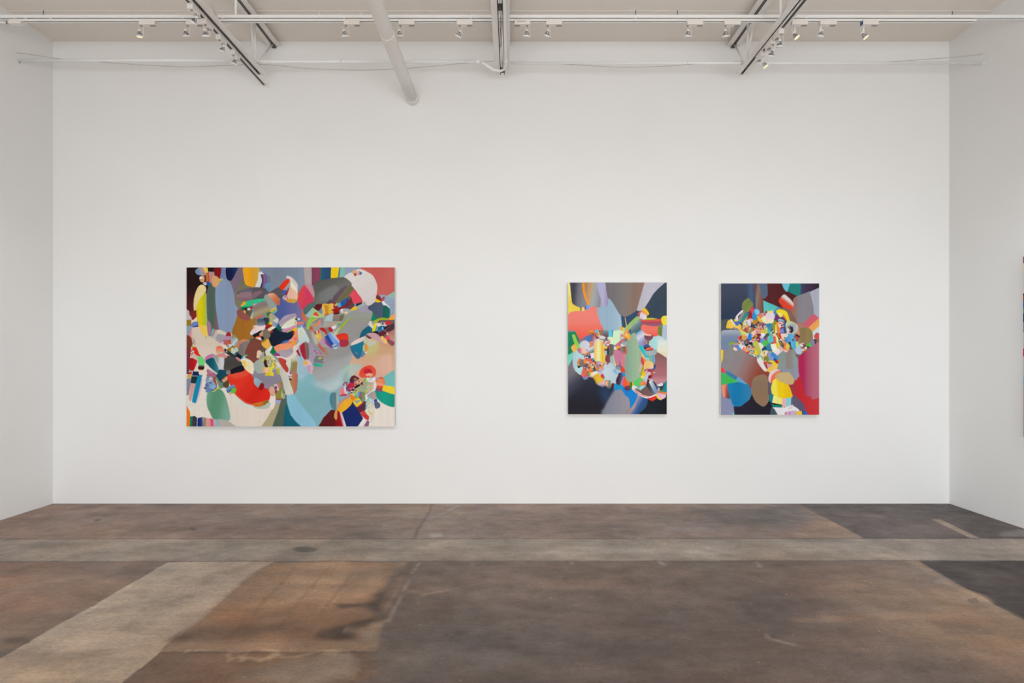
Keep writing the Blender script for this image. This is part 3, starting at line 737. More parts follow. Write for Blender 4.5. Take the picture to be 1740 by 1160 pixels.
D d87c6c p 600,400 625,370 665,250 695,235 660,360 620,410
D c4c0b4,c8c8bc@0 p 625,420 700,250 740,270 700,420 650,430
D a8c8b8 620,390 680,365 690,400 650,420
D dcd0c0 715,290 740,240 820,260 900,300 900,350 820,340 740,320
D a8a0a8,aca4b0@0 690,450 730,340 870,360 860,430 800,500 740,480
D 9c2020,a42428@0 900,350 960,285 1020,350 960,380
D b888b0,c090b0@0 p 865,430 890,370 1005,380 960,460 880,460
D d8c8b8 p 1000,310 1040,330 1020,380
D b45850,c06c60@90 840,470 900,460 990,450 970,520 910,590 850,530
D e83018,d83020@0 980,500 1010,460 1025,510 1000,530
D d8b8e0 p 820,510 850,480 865,510 850,530
D 8c9494,a8b8bc,90a0b0@60 1010,560 1010,430 1050,370 1140,420 1160,490 1100,540 1040,590
D 98906c p 1020,370 1060,350 1110,360 1120,400 1040,420
D c8dcd8 p 1010,560 1110,440 1140,450 1060,560 1000,600
D 28a0b8,30b0c4@0 920,590 950,565 975,590 950,615
D e8d8c8 f1 820,560 900,560 920,600 1000,610 1000,650 920,640
D a87c20 930,650 1000,600 1100,600 1060,700 1080,770 1000,740
D ccd4c4,b4d0b0@0 1010,660 1050,610 1130,620 1155,660 1120,700 1060,740 1010,720
D 0c4c74,105078@0 1100,730 1130,705 1150,740 1110,780
D 0c1018,101820@0 1120,780 1160,740 1240,800 1220,840 1190,850
D 28a0c8 1220,830 1240,800 1270,830 1240,850
D 58b878,50c080@0 1290,770 1330,755 1345,780 1310,800
D d08c94 p 1100,850 1130,810 1205,850 1180,895
D e8b830 1150,930 1185,905 1180,935 1160,955
D 202430,303840@0 860,660 890,635 940,670 1040,740 1110,800 1060,810 950,760 880,710
D a8b4a8 p 895,680 920,670 940,710 910,720
D 4a4845,44423e,5a5854@90 870,840 930,780 1060,810 1180,900 1230,960 1000,1080 990,1160 930,1130 850,1040
D f07038,e89080,f0b868@90 700,605 800,585 850,640 870,700 790,710 710,730
D e89078 820,640 870,680 880,730 800,690
D b8a0a0 p 740,730 870,720 900,770 760,760
D e08c80,e49084@0 710,780 740,750 880,760 930,790 900,830 780,820
D cccdd4,d4d4dc@0 750,840 860,830 855,1020 830,1085 780,1080 755,1020
D 94a8a4,9caaa4@0 p 630,790 700,755 750,820 745,960
D c070a0,d888b0@60 470,820 560,760 640,745 665,780 600,840 480,890
D 004c5c,005468,4c8c94@0 475,890 630,820 690,900 750,1040 750,1160 700,1130 560,1010
D 00445c,004c60@0 750,1080 880,1080 920,1160 900,1200 760,1200
G 00485c,00485c@0 720,0 920,0 920,40 830,100 850,180 780,170 730,80
D 0c0c18,141420@0 990,1090 1080,1030 1240,990 1280,1090 1100,1140 1010,1160
D 8c7878 p 910,1090 990,1080 1000,1160 930,1160
D f8e0b0,f0d8a8,f4e8cc@0 1230,890 1300,830 1440,900 1465,1000 1465,1160 1340,1100 1270,1000
D f4d060 1235,890 1300,880 1320,980 1290,1010
D f0ece8 p 1210,870 1250,840 1400,870 1440,900 1280,880
D e0e4e8 1270,820 1290,800 1310,860 1280,850
D f0f0f0,d8e0e8@0 1405,310 1440,250 1470,240 1470,340 1420,350
D 2878a0 1400,440 1430,410 1450,440 1430,460
D 605c20 1390,450 1420,440 1440,470 1410,480
D e82c10,e02810@0 205,620 270,600 310,650 350,750 410,810 330,790 240,730
D e0b040 p 235,580 270,590 265,610 230,600
D 80b838 195,570 220,565 220,610 200,620
D c87060 170,660 210,640 200,700 170,700
D c8d8f0 p 200,720 225,670 245,690 215,730
D 3070b8 p 200,715 215,700 225,725 205,730
D a82020 p 170,740 215,720 220,740 190,760
D e09c28 160,780 190,755 205,770 180,795
D d8c4b4,d0bcac@0 180,800 230,740 320,800 310,880 200,830
D a80c10,b41018,c02438@0 130,1050 150,870 190,825 300,880 300,920 230,1090 150,1070
D 78d078,70d884@0 320,810 400,800 460,870 465,940 445,990 340,980
D 787878,300808,180408@90 340,985 445,990 450,1050 420,1075 330,1060
D e87818 p 335,1065 430,1070 410,1085 340,1080
D 8c8478 p 130,1070 205,1085 210,1110 130,1110
D b01c20 p 110,1130 200,1115 190,1160 120,1160
D 0a1c50,0c2050@90 p 215,1105 335,1110 340,1160 330,1200 200,1200
D b06c84,c080a0,906070@0 505,1120 520,1060 600,1100 690,1160 650,1230 560,1200
G b0647c,ac6880@0 515,0 680,0 690,40 640,55 550,30
G dca850 95,60 120,10 185,10 170,70 130,100
G 8c8ca0,888898@90 p 85,100 120,95 175,90 170,200 130,440 85,440
G 16343c,142c38@0 p 185,40 320,40 320,100 270,200 170,190
G 90a8a8 p 185,30 320,35 320,50 190,48
G d8a098,dca49c@90 p 170,200 270,205 180,555 150,555 135,500
G 0090b4,0888ac@0 200,540 300,100 350,45 400,90 290,570 240,590
G e0a0d0 f1 400,110 410,170 320,540 300,560
G 8088a8,90a8c0,8498b8@60 480,150 500,70 560,50 640,80 640,170 600,200 500,180
G d8d4c0 550,90 590,70 615,100 590,125
G 3c5c98,6c8cb8,486890@40 475,210 520,180 640,190 720,240 740,300 680,350 540,370 490,380 480,300
G 8cacd0 p 560,210 660,180 700,260 640,330 580,260
G 6c84b0 480,220 540,210 560,340 500,380
G 201830 p 435,290 480,265 485,320
G a83c20,b04828@0 p 635,80 680,80 720,220 700,240 650,160
G 708c78,6c8874@0 p 690,90 720,70 760,140 850,200 860,280 780,310 740,230
G 504430,584830@0 835,200 880,160 940,130 970,200 950,270 890,290 850,250
G d8a878,d0b088@0 820,120 920,60 930,110 880,165 840,160
G c84c1c p 815,125 880,60 920,40 860,110
G 5088b8,7c9cc0,3c5c8c,88a8c8@60 905,320 950,270 1060,220 1090,260 1030,340 950,400
G 68c040 1000,360 1040,300 1100,285 1115,340 1080,400 1030,400
G e88838 p 970,410 1010,380 1030,400 990,425
G c0c438,a8b840@0 640,360 740,260 770,290 690,360
G e8e8e8 p 700,280 740,250 750,280
G 6ca88c,5c9474,5c9878,78a894,80b8a4@10 500,560 510,420 550,360 660,370 750,310 830,350 900,480 950,650 990,850 985,940 950,970 880,955 760,940 640,930 570,800 520,700
G f07010,f47c10,f08000@0 80,680 120,720 160,820 150,1095 80,1095
G 0a7858,087860@0 p 160,880 210,875 200,1095 150,1095
G 40384c,342c40@0 p 210,880 250,865 305,910 295,1095 200,1095
G 182c7c,142878,6c6498@0 p 315,910 420,890 430,1095 305,1095
G 989078 p 430,890 490,910 490,1095 425,1095
G e49890 p 490,915 580,920 585,1095 490,1095
G d83c68,e0507c,f090b8@0 p 580,920 650,935 660,1095 590,1095
G a8b4b8,a0b0b8@0 p 655,940 780,945 790,1095 660,1095
G bcb4ac,b8b0a8@0 p 780,945 940,970 1130,1095 785,1095
I 5c1018,641018@0 p -10,910 160,735 260,770 300,800 240,1085 -100,1085
I 90000c,98040c@0 p 280,750 330,790 400,1085 240,1085 240,960
I e0dcd8,eae0dc@0 p 330,790 370,790 470,1085 400,1085
I c84060 f1 320,790 340,800 410,1085 385,1085
I dca050,d89c48@0 215,860 240,770 290,750 280,820 275,940 240,940 215,890
I c89088,cc9c90@60 270,740 310,620 420,500 510,460 530,490 400,560 310,680
I 2090a8,508090,60848c,5c8088,d8e0c8@0 125,560 140,430 200,380 270,410 290,480 270,700 240,760 170,700
I 00246c,002468@0 p 400,790 590,590 640,600 820,920 710,1085 470,1085 380,800
I f8a818,fcb82c,f8b020@0 300,720 420,570 520,505 580,560 580,620 520,690 420,770 350,795 310,760
I ece8e4 p 820,930 890,950 770,1085 710,1085
I 845c84,8a6088@0 p 900,960 950,980 930,1085 830,1085
I f8cc28,f0c030@40 620,580 740,510 790,600 690,680 650,650
I f8d000 p 690,560 740,510 780,600 730,630
I 703050,5c1c38,6c2c48@60 695,700 860,570 880,620 870,740 760,800
I d8503c,cc3434,d84038@40 755,810 850,770 930,830 940,940 900,955 830,900
I 009c88,0aa088,04947c@0 1070,360 1150,340 1260,370 1472,430 1472,660 1400,680 1250,620 1130,530 1085,440
I f8cc28,fcd42c@0 p 1250,230 1472,245 1472,425 1340,390 1215,330
I 74bcb8,70c0c0@0 1240,80 1330,0 1472,-60 1472,245 1370,245 1260,220
F 74bcb8 1360,1160 1400,1120 1472,1100 1472,1180 1350,1180
I 8c506c p 1090,290 1215,300 1205,375 1085,350
I e87048,f09060,e87c50@0 1085,100 1200,80 1270,140 1260,230 1180,230 1080,180
I d83828 p 1150,65 1230,70 1240,100 1150,90
I e05028 p 1095,250 1220,250 1215,290 1105,285
I f0a088 p 1085,170 1250,210 1240,250 1090,220
I 80a0dc p 1070,70 1140,70 1130,95 1080,120
I d8e4e4,e0e4e0@90 1030,260 1070,150 1090,190 1080,300 1010,380 900,430 880,500 860,440 1000,340
I a4a0a8,a098a0@0 920,450 950,400 1050,360 1090,470 1040,530 950,490
I bc9c98 p 1000,380 1060,370 1090,480 1030,530
I 3c449c p 1040,540 1100,500 1115,570 1050,590
I 50607c,54647c@0 1050,590 1110,570 1170,620 1165,690 1090,720 1060,680
I 70c0c0,98d0cc@0 880,580 930,500 1010,510 1020,600 940,620 900,760 870,760
I dcd8c8,e0d8c0,d8d0c8@60 910,640 1010,580 1050,640 1050,800 1030,920 980,1000 960,900 870,800 900,700
I e8c480 f1 940,780 990,790 1010,850 960,830
I b8c8dc f1 960,560 1040,560 1040,620 980,620
I a8b090,a0a888,b4b49c@0 p 700,300 850,170 1000,150 1030,300 900,420 750,340
I d8c0a8,d4a888@0 p 900,240 1030,180 1030,290 940,370 880,380
I 80bc90,a0d0a8@0 p 800,340 980,250 1000,260 880,340 820,370
I c8b83c p 855,340 905,330 900,380 850,400
I 789060,88986c@90 790,400 830,370 860,430 840,540 800,580 780,540
I 606c78 p 740,500 790,470 800,580
I f07c10,f08818@0 535,440 580,390 640,470 630,530 590,530 540,480
I c0b860,b8c068@0 p 600,340 680,290 740,380 690,460
I 60c868 p 600,370 620,350 710,480 680,495
I e8dce0 600,430 620,405 640,430 620,450
I 9cb8e0,3868a8@0 690,400 740,370 780,400 740,460 700,450
I c84838 p 730,470 800,400 800,440 740,490
I 1c1820 p 550,410 600,330 720,210 800,170 800,210 700,260 620,350 570,400
I d89470,e4a484@0 600,210 700,140 770,110 800,150 760,200 650,230
I 581828,682438@0 570,200 580,110 620,80 720,90 650,160 610,220
I 9c8038 620,110 650,85 690,110 670,135
I 8c74a8 620,150 680,140 680,165 640,175
I e89090,e47c84@0 320,370 340,300 400,280 440,340 430,430 340,440
I c04060 330,440 440,410 500,430 450,455 350,460
I 8c3c60,984868@0 400,220 440,165 490,170 480,230 430,240
I f8c8b0 p 430,200 455,190 460,250 440,260
I a81c40,b82850@0 480,250 520,220 570,280 560,340 520,370
I 584888 440,290 490,270 510,340 460,370
I e0d0d8 420,280 450,240 470,400 430,390
I c82040 500,220 580,180 640,220 610,250 560,260
I d8dce8,e8e4e0@0 880,100 960,40 1060,60 1070,140 980,170 900,150
I 50c040 835,120 850,95 880,110 870,145
I b8c828 865,150 880,110 905,130 895,155
I f08c10,f07418@0 870,50 890,0 940,-10 930,30 890,70
I c84030,d84838@0 740,0 870,-40 880,40 800,80 750,40
F e8402c,e0503c,e8604c@60 745,1120 800,1040 900,990 1000,990 1080,1080 1070,1200 980,1240 800,1230 740,1200
F d01c30,c01830@0 820,1110 880,1050 960,1060 1000,1110 980,1160 880,1160
F f0b090 p 870,1160 950,1140 1020,1160 1010,1200 880,1200
I 98a8b0,90a090@90 640,560 760,540 720,600 680,600
"""
P2 = """
J f8ec90,f8e880,fcd050,e8e048@90 p 75,70 560,70 560,800 75,860
J 767074,7a7478@0 p 970,70 1400,70 1400,900 1100,600 1020,300
K 787478,847c78,8c7468,96746c@0 p -40,70 685,70 640,280 490,770 330,870 220,930 180,940 80,860 0,720 -60,600
K bfbdc8,c4c2d0,bcbcc8@0 p 685,70 1190,70 1050,200 900,400 690,690 600,770 490,760
K 3c4858,344454,3a485a@40 p 1190,75 1232,70 1232,980 1080,970 900,960 730,930 690,690 800,520 900,350 1040,200
K 304458 700,760 900,820 1000,960 740,940
J 9cb8cc,9ab6cc,b4ccda@0 800,640 1040,560 1060,460 1150,530 1230,660 1310,800 1400,950 1420,1160 1440,1260 900,1280 840,1000
J ff8478,fc8478,fc7868@90 p 75,860 130,800 250,770 450,775 560,730 640,680 790,650 800,700 780,760 850,1000 910,1160 960,1240 960,1290 80,1290
L fc7868,f85c48@90 p 80,0 900,0 960,110 740,240 600,230 350,350 250,150 80,120
J 484858,40404f,74747f,868692,8a8a98@5 f0 145,70 450,70 450,250 490,440 540,600 520,660 400,690 300,660 190,590 160,460 130,150
J f89828,a08460,b8946c,c8a47c,a8b0b4,a0a0a8,888898,b8b4bc@8 450,70 800,70 860,300 910,560 920,640 880,680 700,665 560,600 480,420 430,240
J b8b4d4,b4b0d4,b4aed4,9c90bc@6 790,70 980,70 1020,280 1050,450 1060,600 1020,650 930,660 890,500 830,300
J f89020,fca038@0 445,70 480,70 500,300 580,560 570,630 520,560 460,380 430,230
J 903040 p 375,680 405,685 400,770 380,770
J c8b828,d8e060@0 p 405,685 440,680 430,770 400,770
J e8d8d0 p 440,680 480,680 470,760 430,770
J 9c3c3c p 480,665 520,650 520,735 485,745
J 6c9cf0,80a8f0@0 520,640 560,620 600,640 610,690 570,730 520,735
K 2c5070,304c68@0 p 100,880 210,920 330,870 490,760 600,780 520,900 400,1000 270,1140 240,1160 130,1160
K e0b880,e8c040@90 p 195,920 215,940 255,1160 230,1160
K b0cc80,98c068,a8c878@0 230,1160 400,980 520,890 580,930 480,1040 350,1160 280,1240 200,1240
M a4c470 240,80 350,-30 420,-30 330,90 280,120
K b8c8c0,6c8888,44606c@30 380,1160 560,960 620,980 600,1100 640,1160 600,1200 400,1240
M 90a8a8,68808a,486470@50 f0 340,90 420,-30 620,-30 610,60 560,110 460,180 340,240 290,200
M 44647c p 310,110 340,95 360,170 300,215
K c04c44,c8706c@0 515,850 560,780 620,760 620,800 560,850 540,900
K 904868 520,890 560,850 570,900 540,920
K f8c010,f8d018,f8a850@130 620,750 680,695 740,740 800,840 740,885 660,850 625,790
K f0a058 620,780 660,750 760,860 740,885 660,850
K e8e0e8,ecd8ec,d8b8d8@60 560,920 600,800 650,830 730,880 720,970 640,980 580,950
K f0e8d0 680,890 730,880 735,950 660,985
K b8c830 730,950 880,940 1000,970 900,985 740,985
K e06048,d85a4c,b04858,a85060,907080@90 610,980 800,985 1090,970 1110,1090 1000,1130 800,1120 640,1090 600,1030
K f87060,f87868@90 p 640,1100 800,1130 1030,1140 1030,1160 620,1160
M f87868,fa7868,f45848@90 p 620,0 1020,20 1020,200 1010,260 920,290 850,230 700,190 640,140 590,60
M 906080 p 700,-10 1100,-10 1060,20 900,30 760,15
M 6c8838,708840@0 p 1020,40 1140,-20 1130,150 1110,280 1050,260 1005,190
K 80944c,78904a@0 p 1030,1140 1140,1100 1140,1170 1030,1170
K f8d800,f8e040,fce860@0 1095,950 1130,905 1180,890 1235,905 1235,1110 1150,1110 1100,1040
M b8c0dc,b8c8e0@0 p 1130,0 1232,0 1232,370 1170,370 1110,290
M c0dce0,e4ece4,ece8d0,e8d8a8@90 p 890,290 1040,260 1130,300 1170,360 1232,365 1232,810 1150,760 1000,660 960,600 1000,440
M b4e0e4,a8dce0,bce4e4@0 800,470 880,330 920,290 1000,300 1020,420 1000,560 970,610 900,570
M 8c5c5c,906464,a4686c,b8707c@90 p 990,670 1100,720 1232,815 1232,1160 930,1160 940,1000 930,740
O a8686c,b07078,c88890,b08890@90 p 860,0 1225,0 1225,260 1150,340 1000,380 900,240 860,180
L 009068,007c58,008058@90 p 85,120 250,150 300,260 350,360 350,560 200,670 85,730
L a088a0 p 90,125 250,150 180,170 95,160
L 78d8c0,70d0b8@0 p 80,735 200,665 215,700 190,820 85,1010
L 7c7478,807880@0 p 80,1020 190,830 220,1000 280,1160 80,1160
L a0d060,90d048,a8dc6c@90 175,260 200,235 240,240 300,380 355,500 340,590 280,560 220,420
L f8c060,f0b040@0 150,545 240,470 300,580 290,600 210,670 170,600
L bcd0dc,b4dce4,b8e0e8@0 190,840 200,740 300,600 400,700 480,780 420,900 440,1160 320,1200 240,1100 200,1000
N b8e0e4 250,0 430,-20 420,50 360,75 290,50
L 987088 p 335,370 480,300 500,380 420,440 340,440
L 4c7cb4,5074b0@0 p 480,310 560,260 630,230 690,380 600,420 500,390
L e89070,d88870@0 p 590,420 690,390 700,530 600,560
L 904858,b0707c,e8d8e0@20 640,250 700,250 750,330 750,430 720,500 700,400
L c8d0dc,d0d8e8@0 360,530 390,430 450,390 520,380 590,440 600,520 520,600 420,590
L c86c78,d88888@0 310,600 360,560 410,590 400,700 350,690 310,640
L eebcb4,f4c8c0@0 400,610 430,560 500,570 550,640 500,690 430,710
L e8ecf0,98a0ac@60 570,600 700,520 720,580 660,640 600,660
L 6c9478 p 600,670 720,620 720,670 640,690
L f0dce0 p 630,700 740,680 760,850 640,800
L b8a8d0 520,600 560,600 560,640 530,640
L f0a040,7c5898@60 480,720 560,670 620,720 560,760 500,760
L 203c80,1c2c60@0 510,790 560,730 620,740 630,800 560,810
L 709880 p 410,710 480,700 460,750 410,740
L e8e0e8 470,790 520,780 490,830
L e8a040,e88c20,806040@90 585,200 600,140 670,130 725,170 720,220 640,220
L 304878 p 660,220 720,220 720,245 680,240
L 68b8dc,74c0e0@0 735,130 780,110 830,130 825,175 780,190 740,165
L 982c48,7c2c40@0 p 740,200 840,200 860,290 780,330
L a89060 760,200 800,180 830,220 800,270 760,250
L e8e0a0 p 810,180 840,170 870,260 850,280
L 906858,a87c60,7c6458@0 835,140 880,120 930,130 930,260 880,280 840,200
L 90949c,74707c,604c58@90 p 930,125 1075,130 1075,290 1000,290 940,260
L 68d0e4,60c8e4@0 p 1070,115 1165,120 1160,300 1075,270
L 1478d0 p 1165,120 1188,120 1180,300 1160,300
L d8f0c8,e0f4c8,d8ecc0@0 p 1190,140 1400,120 1400,380 1290,440 1200,500 1100,460 1050,330 1060,290 1175,300
M d4f0c4,dcf0cc@0 p -80,150 80,120 140,160 170,200 160,330 50,440 -80,470
L e8d0dc,f0dce4@0 840,310 890,260 990,300 960,340 870,330
L 88a050 810,345 870,335 950,360 900,380
L f0d8e0 p 800,340 940,380 920,410 800,390
L 30a0b8 p 930,370 1000,320 1030,330 960,390
L 803848 980,370 1030,310 1050,340 1010,380
L c06870,d87878@0 1030,350 1100,380 1110,430 1060,460 1030,440
L f0b0a8,d8a0a0@0 920,410 1000,380 1040,400 1030,460 960,480
L d0d8e4 p 975,470 1030,470 1030,520 975,520
L f0d050 965,545 1010,520 1035,540 1020,580 970,575
L e8e4e8 p 1035,460 1085,470 1085,500 1040,500
L c82030 p 1060,510 1085,500 1080,580 1055,580
L 8c3c38 p 975,590 1015,590 1015,630 975,630
L b0bcd0 p 975,640 1020,640 1030,730 990,720
L 283c50,203448@0 p 1040,560 1085,580 1080,750 1040,740
L 706860,606058,7c8078@0 p 1090,460 1200,480 1220,500 1200,700 1150,770 1090,760
L 7c8ca0 p 1190,490 1240,500 1200,600
L f0c880,f4d878,fcf0c0,f8e078,f0c440,f0d060@0 725,600 740,470 790,400 900,400 940,500 970,680 980,850 960,940 900,930 820,900 740,880 720,750
L 7c3c3c,884444@0 1000,850 1040,740 1100,760 1120,880 1060,930 1010,880
L a8705c p 1010,920 1080,920 1040,980
L 9cb8c8,a4c0cc@90 p 1110,780 1210,720 1250,1040 1200,1060 1120,960 1110,870
L b8ccd8,c4d4e0,bcd0dc@0 830,1120 960,1060 1060,980 1130,930 1210,1000 1220,1160 1240,1260 900,1240
N c4d8e4,c8dce4,bcd0dc@0 p 780,30 900,-40 1220,-40 1305,60 1305,330 1150,330 1050,250 880,140
N 90b8d4,98bcd8@0 1190,0 1300,-20 1310,100 1250,110 1200,60
N b8b0dc f1 820,20 920,0 880,100 840,80
L e8e050,e8ec80@0 p 1190,720 1210,760 1260,1000 1240,1010 1205,900
L e0584c 430,1100 480,1060 560,1110 540,1240 440,1240
N e8705c,d8605c@0 405,70 440,0 520,-10 565,60 560,130 500,170 430,150
N d04850 p 470,160 550,110 560,140 480,180
N c070a8 480,180 560,140 555,190 510,210
N 5898c8 440,190 480,190 500,225 550,200 520,240 460,230
N 488038,6c9840@0 550,60 600,20 620,90 600,130 560,110
N e84830,f06030@0 620,30 680,-10 690,50 640,60
N f8d820 p 580,90 660,60 665,90 600,100
N 68a840 p 570,100 640,100 620,130 580,125
L e88050 460,870 520,810 620,830 700,950 680,1080 620,1160 500,1100 560,1000 480,960
L f09028 460,880 510,870 530,930 480,940
L d86c58 500,830 620,830 660,900 580,890
L e8b8b8 520,900 590,900 620,960 560,960
L 605468 480,990 540,940 580,980 540,1040 490,1030
L a88c70,7c6c60,887868@0 330,960 340,860 390,830 450,870 460,960 410,1030 350,1010
L e08858 330,840 360,820 400,830 340,930 300,960 295,920
L d8c020 300,960 340,980 350,1010 320,1000
L 201c30 305,990 340,1010 390,1020 350,1060 320,1050
L 2878a0 450,1010 480,1020 495,1060 460,1050
L 4888a0,50b090@0 660,830 700,810 725,850 710,890 670,860
L 183c90 680,880 725,870 720,930 690,930
L e02838 630,850 660,840 670,870 640,870
L c0b878 610,1000 660,960 700,1000 710,1060 660,1060
L 58a078 660,1020 700,1030 720,1110 680,1090
L f02820 680,960 710,955 710,990 680,990
L b8a8b8,8c8088@40 720,980 800,920 840,1000 830,1080 760,1020
L 1c1418 p 700,1010 730,1040 760,1100 800,1130 780,1140 720,1090
L f0a030 750,1020 820,1090 820,1120 770,1090
L b8a0b0,c8b0c0@0 770,930 810,880 900,920 880,980 820,970
L 181014 p 725,920 760,905 760,950 730,940
L e02820 745,935 780,935 780,965 750,965
L e88860,e89c74@0 850,1020 940,950 1000,890 1000,980 920,1080 850,1070
L f0d8c8 p 840,1000 930,940 900,1000 850,1020
L c8d0d0 p 940,1060 1010,900 1030,960 980,1070
L 3098c0 p 950,980 990,930 990,950 960,1000
L c8a8c0 p 800,1120 1000,1060 900,1160 820,1160
N 2878a0,308090@0 680,10 740,0 750,30 700,40
N 201410 750,0 820,0 830,30 780,30
N e8c890 765,5 810,5 800,25 775,20
N f8d8c8,fcecdc@0 620,150 650,90 740,40 790,50 800,90 700,190 640,180
N e8b828,f0c030,ecc44c@60 690,180 800,90 880,170 970,260 880,310 790,360 740,270
N e8c0d0,e4c0d4@60 800,350 900,310 970,270 980,390 920,440 850,390
N cc4048,d84848@0 880,150 920,90 980,180 940,220
N 98e0d8,a8e8e0@0 p 960,240 990,190 1050,240 990,280
N f0c8b0 980,310 1030,250 1070,300 1040,400 990,370
N 982c3c p 975,330 1010,260 1030,260 990,320 1000,400
N e8b828 1020,320 1050,310 1050,360 1020,370
N e89478,e8a088@0 1030,260 1080,250 1100,400 1080,475 1045,470 1050,360
N 6ca088,848c80,8c9484@90 1070,270 1120,265 1140,340 1110,460 1070,475
N e0c0b0 p 1130,300 1150,300 1140,370
N 6c1410,7c1c18@0 p 1140,400 1170,320 1250,350 1240,440 1190,455
N 7c767c,706c78,3c3c50,22222f,1c1a24@52 p -20,-40 280,50 470,240 560,240 620,180 560,700 -20,900
N 2c3444,1e2030,1a1822,1c1c28@90 f3 -60,830 300,560 500,380 620,180 700,220 780,370 860,420 980,420 1100,480 1220,500 1060,800 900,1200 -80,1200
N 203450,243c60,1c304c@0 f5 820,440 1100,480 1230,480 1100,700 980,860 880,700
N 7c8494,8c8c9c,94909c@0 f2 1240,480 1400,440 1420,1090 910,1090 980,900 1100,680
O 8c8c9c,9894a0,9c989c@0 f0 -40,500 60,470 120,490 200,620 300,700 340,860 330,940 240,1090 -60,1090
O 8c8894,b89890,b8a0a0@0 240,1000 330,940 400,870 460,780 520,640 590,650 560,760 480,920 330,1090 230,1090
O b0a0a8,6078a8,305494,285080,2c5078@30 f0 500,760 560,640 780,700 760,850 700,960 520,1090 330,1090 440,940
O 00508c,0084d8,008ce0@90 p 120,380 160,480 380,500 440,560 520,620 480,740 400,880 335,950 320,780 290,690 210,630 140,500
O 0084d8 120,480 180,440 240,510 380,500 510,610 480,720 400,870 338,945 325,800 290,690 210,620
O 1898cc,0c94cc@0 -60,350 40,370 150,380 160,500 110,480 30,490 -60,500
O 0c181c,141c28,0c1418@0 p 770,720 860,770 980,690 1090,740 1190,690 1225,600 1225,1090 520,1090 700,950 750,850
N 0090cc p 1210,490 1300,330 1305,500
O 40244c,38203c,544c68,74708c@10 0,200 80,80 160,140 150,220 110,340 60,375 0,350 -20,280
N 38203c p 1270,310 1310,160 1310,340
O a884c8,c890c8@0 100,350 150,200 180,180 150,320 140,380
O 2090e0 120,90 180,70 230,110 230,150 190,160
O c86048,d86840@0 100,0 200,0 210,50 170,80 130,60
O f0a0a8,f0d0d0,a8a4a8@30 215,50 260,20 320,90 340,150 310,170 260,120
O e8c8b0 220,30 260,20 300,60 330,130 310,100
O f85028,f86030,f47030@0 145,320 170,200 240,160 300,200 320,280 310,440 240,450 200,430 160,390
O 80a040 230,160 270,140 270,190 240,190
O f8c060 290,200 310,230 315,330 300,300
O 54203c,603048@0 190,440 240,395 320,400 330,460 270,510 220,500
O 387828,408030@0 p 325,280 380,300 380,440 350,490 325,440
O 98b8a8,6c8cac@0 310,250 350,240 400,270 380,300 330,290
O f0c820 385,310 410,320 415,380 395,380
O 94b494,90b090@0 p 320,-10 600,-20 590,150 480,250 380,260 320,160
M 84a494,90b094,98b89c,a0bc98,9cb498@0 200,1160 190,900 230,600 270,400 340,250 450,190 480,300 540,480 590,650 600,800 560,1000 560,1160 580,1300 400,1400 240,1360
M c88088,a0a8a4@0 p 190,700 230,700 200,1160 170,1160
O 54c070,60cc68,64c864@0 430,280 570,190 650,240 600,360 560,400 500,415 440,370
O b0a8b0,808890@0 f0 p 490,400 570,400 560,440 510,440
O 90d8e0,98e0e8@0 p 520,440 700,375 720,400 590,500
O f09460,f48c58,f07850@0 580,330 600,290 680,275 730,330 700,380 630,400 590,370
O a8b840,98a838@0 590,0 630,0 620,110 590,150
O f8cc00 p 640,0 680,0 710,110 700,150 630,140
O f0e060 p 595,150 690,150 650,230 600,210
O b8c0e0,c0cce4@0 p 660,250 740,90 780,150 760,300 720,320
O f0c0b0,e8d0b8@0 760,60 790,20 830,60 790,130
O d87078,c05868,d83848@0 840,20 900,40 920,100 880,200 840,140
O a83c4c 770,20 860,0 860,60 820,80
O 641c28,701c2c@0 p 780,150 850,100 860,160 800,300 750,340 740,300
O f0b0a0 780,220 830,210 800,250
O 604848,785858,845c5c@0 p 450,470 560,500 590,510 710,400 760,440 830,560 900,600 850,650 760,640 620,590
O a0a098 p 480,450 540,440 600,520 540,500
O 242c2c,4c5454,80888c@10 p 720,370 800,320 840,400 930,550 960,590 900,610 830,560 760,440
O e0e4e4,b8c8d8,8ca0c8,8098c8@10 800,300 850,230 930,320 1000,440 1010,520 980,590 920,540 840,400
O 4c4454,302c3c@0 p 860,250 940,320 1010,440 1000,500 950,400
O ece8e8,f0ece8@0 375,450 400,390 470,500 560,570 680,640 820,655 960,610 970,630 860,690 720,700 560,630 440,540
O d86c5c,f0a8a0@30 p 400,460 450,490 560,580 700,650 790,660 800,690 660,660 500,590
O e0e8e0 p 380,390 440,390 530,450 500,460
O ec2c18,e83020@0 780,705 850,680 960,640 1000,680 880,770
O f8e048,fce45c@0 970,620 1000,580 1020,640 1110,710 1090,745 1010,710
O e8b0c8,f0c4d4@0 1000,600 1040,570 1200,610 1200,680 1130,720 1040,690
O f0784c,f08858@0 1010,560 1040,530 1220,560 1215,600 1140,595
O 80984c p 1040,530 1230,550 1225,560 1040,545
O 008890,0c8894@0 p 1225,260 1225,550 1140,520 1160,400
O 343034,302c34,444048@0 980,380 1050,410 1130,380 1150,320 1165,380 1100,480 1040,460 1000,440
O f0ecf0,e4e4ec@0 990,375 1050,350 1100,320 1140,340 1130,390 1060,405
O 5878a0 p 960,380 1060,430 1080,460 1020,470
O c8c0b8 1020,450 1060,460 1030,500
M 3098b0,30a0b8@0 p 455,210 560,130 600,140 480,250
M a8a8c8,d8dcec,9898c0,9090b8@55 470,250 600,140 680,200 690,320 760,400 700,500 620,500 540,480 500,340
M 7c4458,804c5c@0 680,290 690,250 840,270 890,240 885,320 820,380 760,370 700,350
M f4c8b0 p 670,220 850,250 840,270 680,255
M 7c6474 680,410 780,390 800,430 760,470 690,460
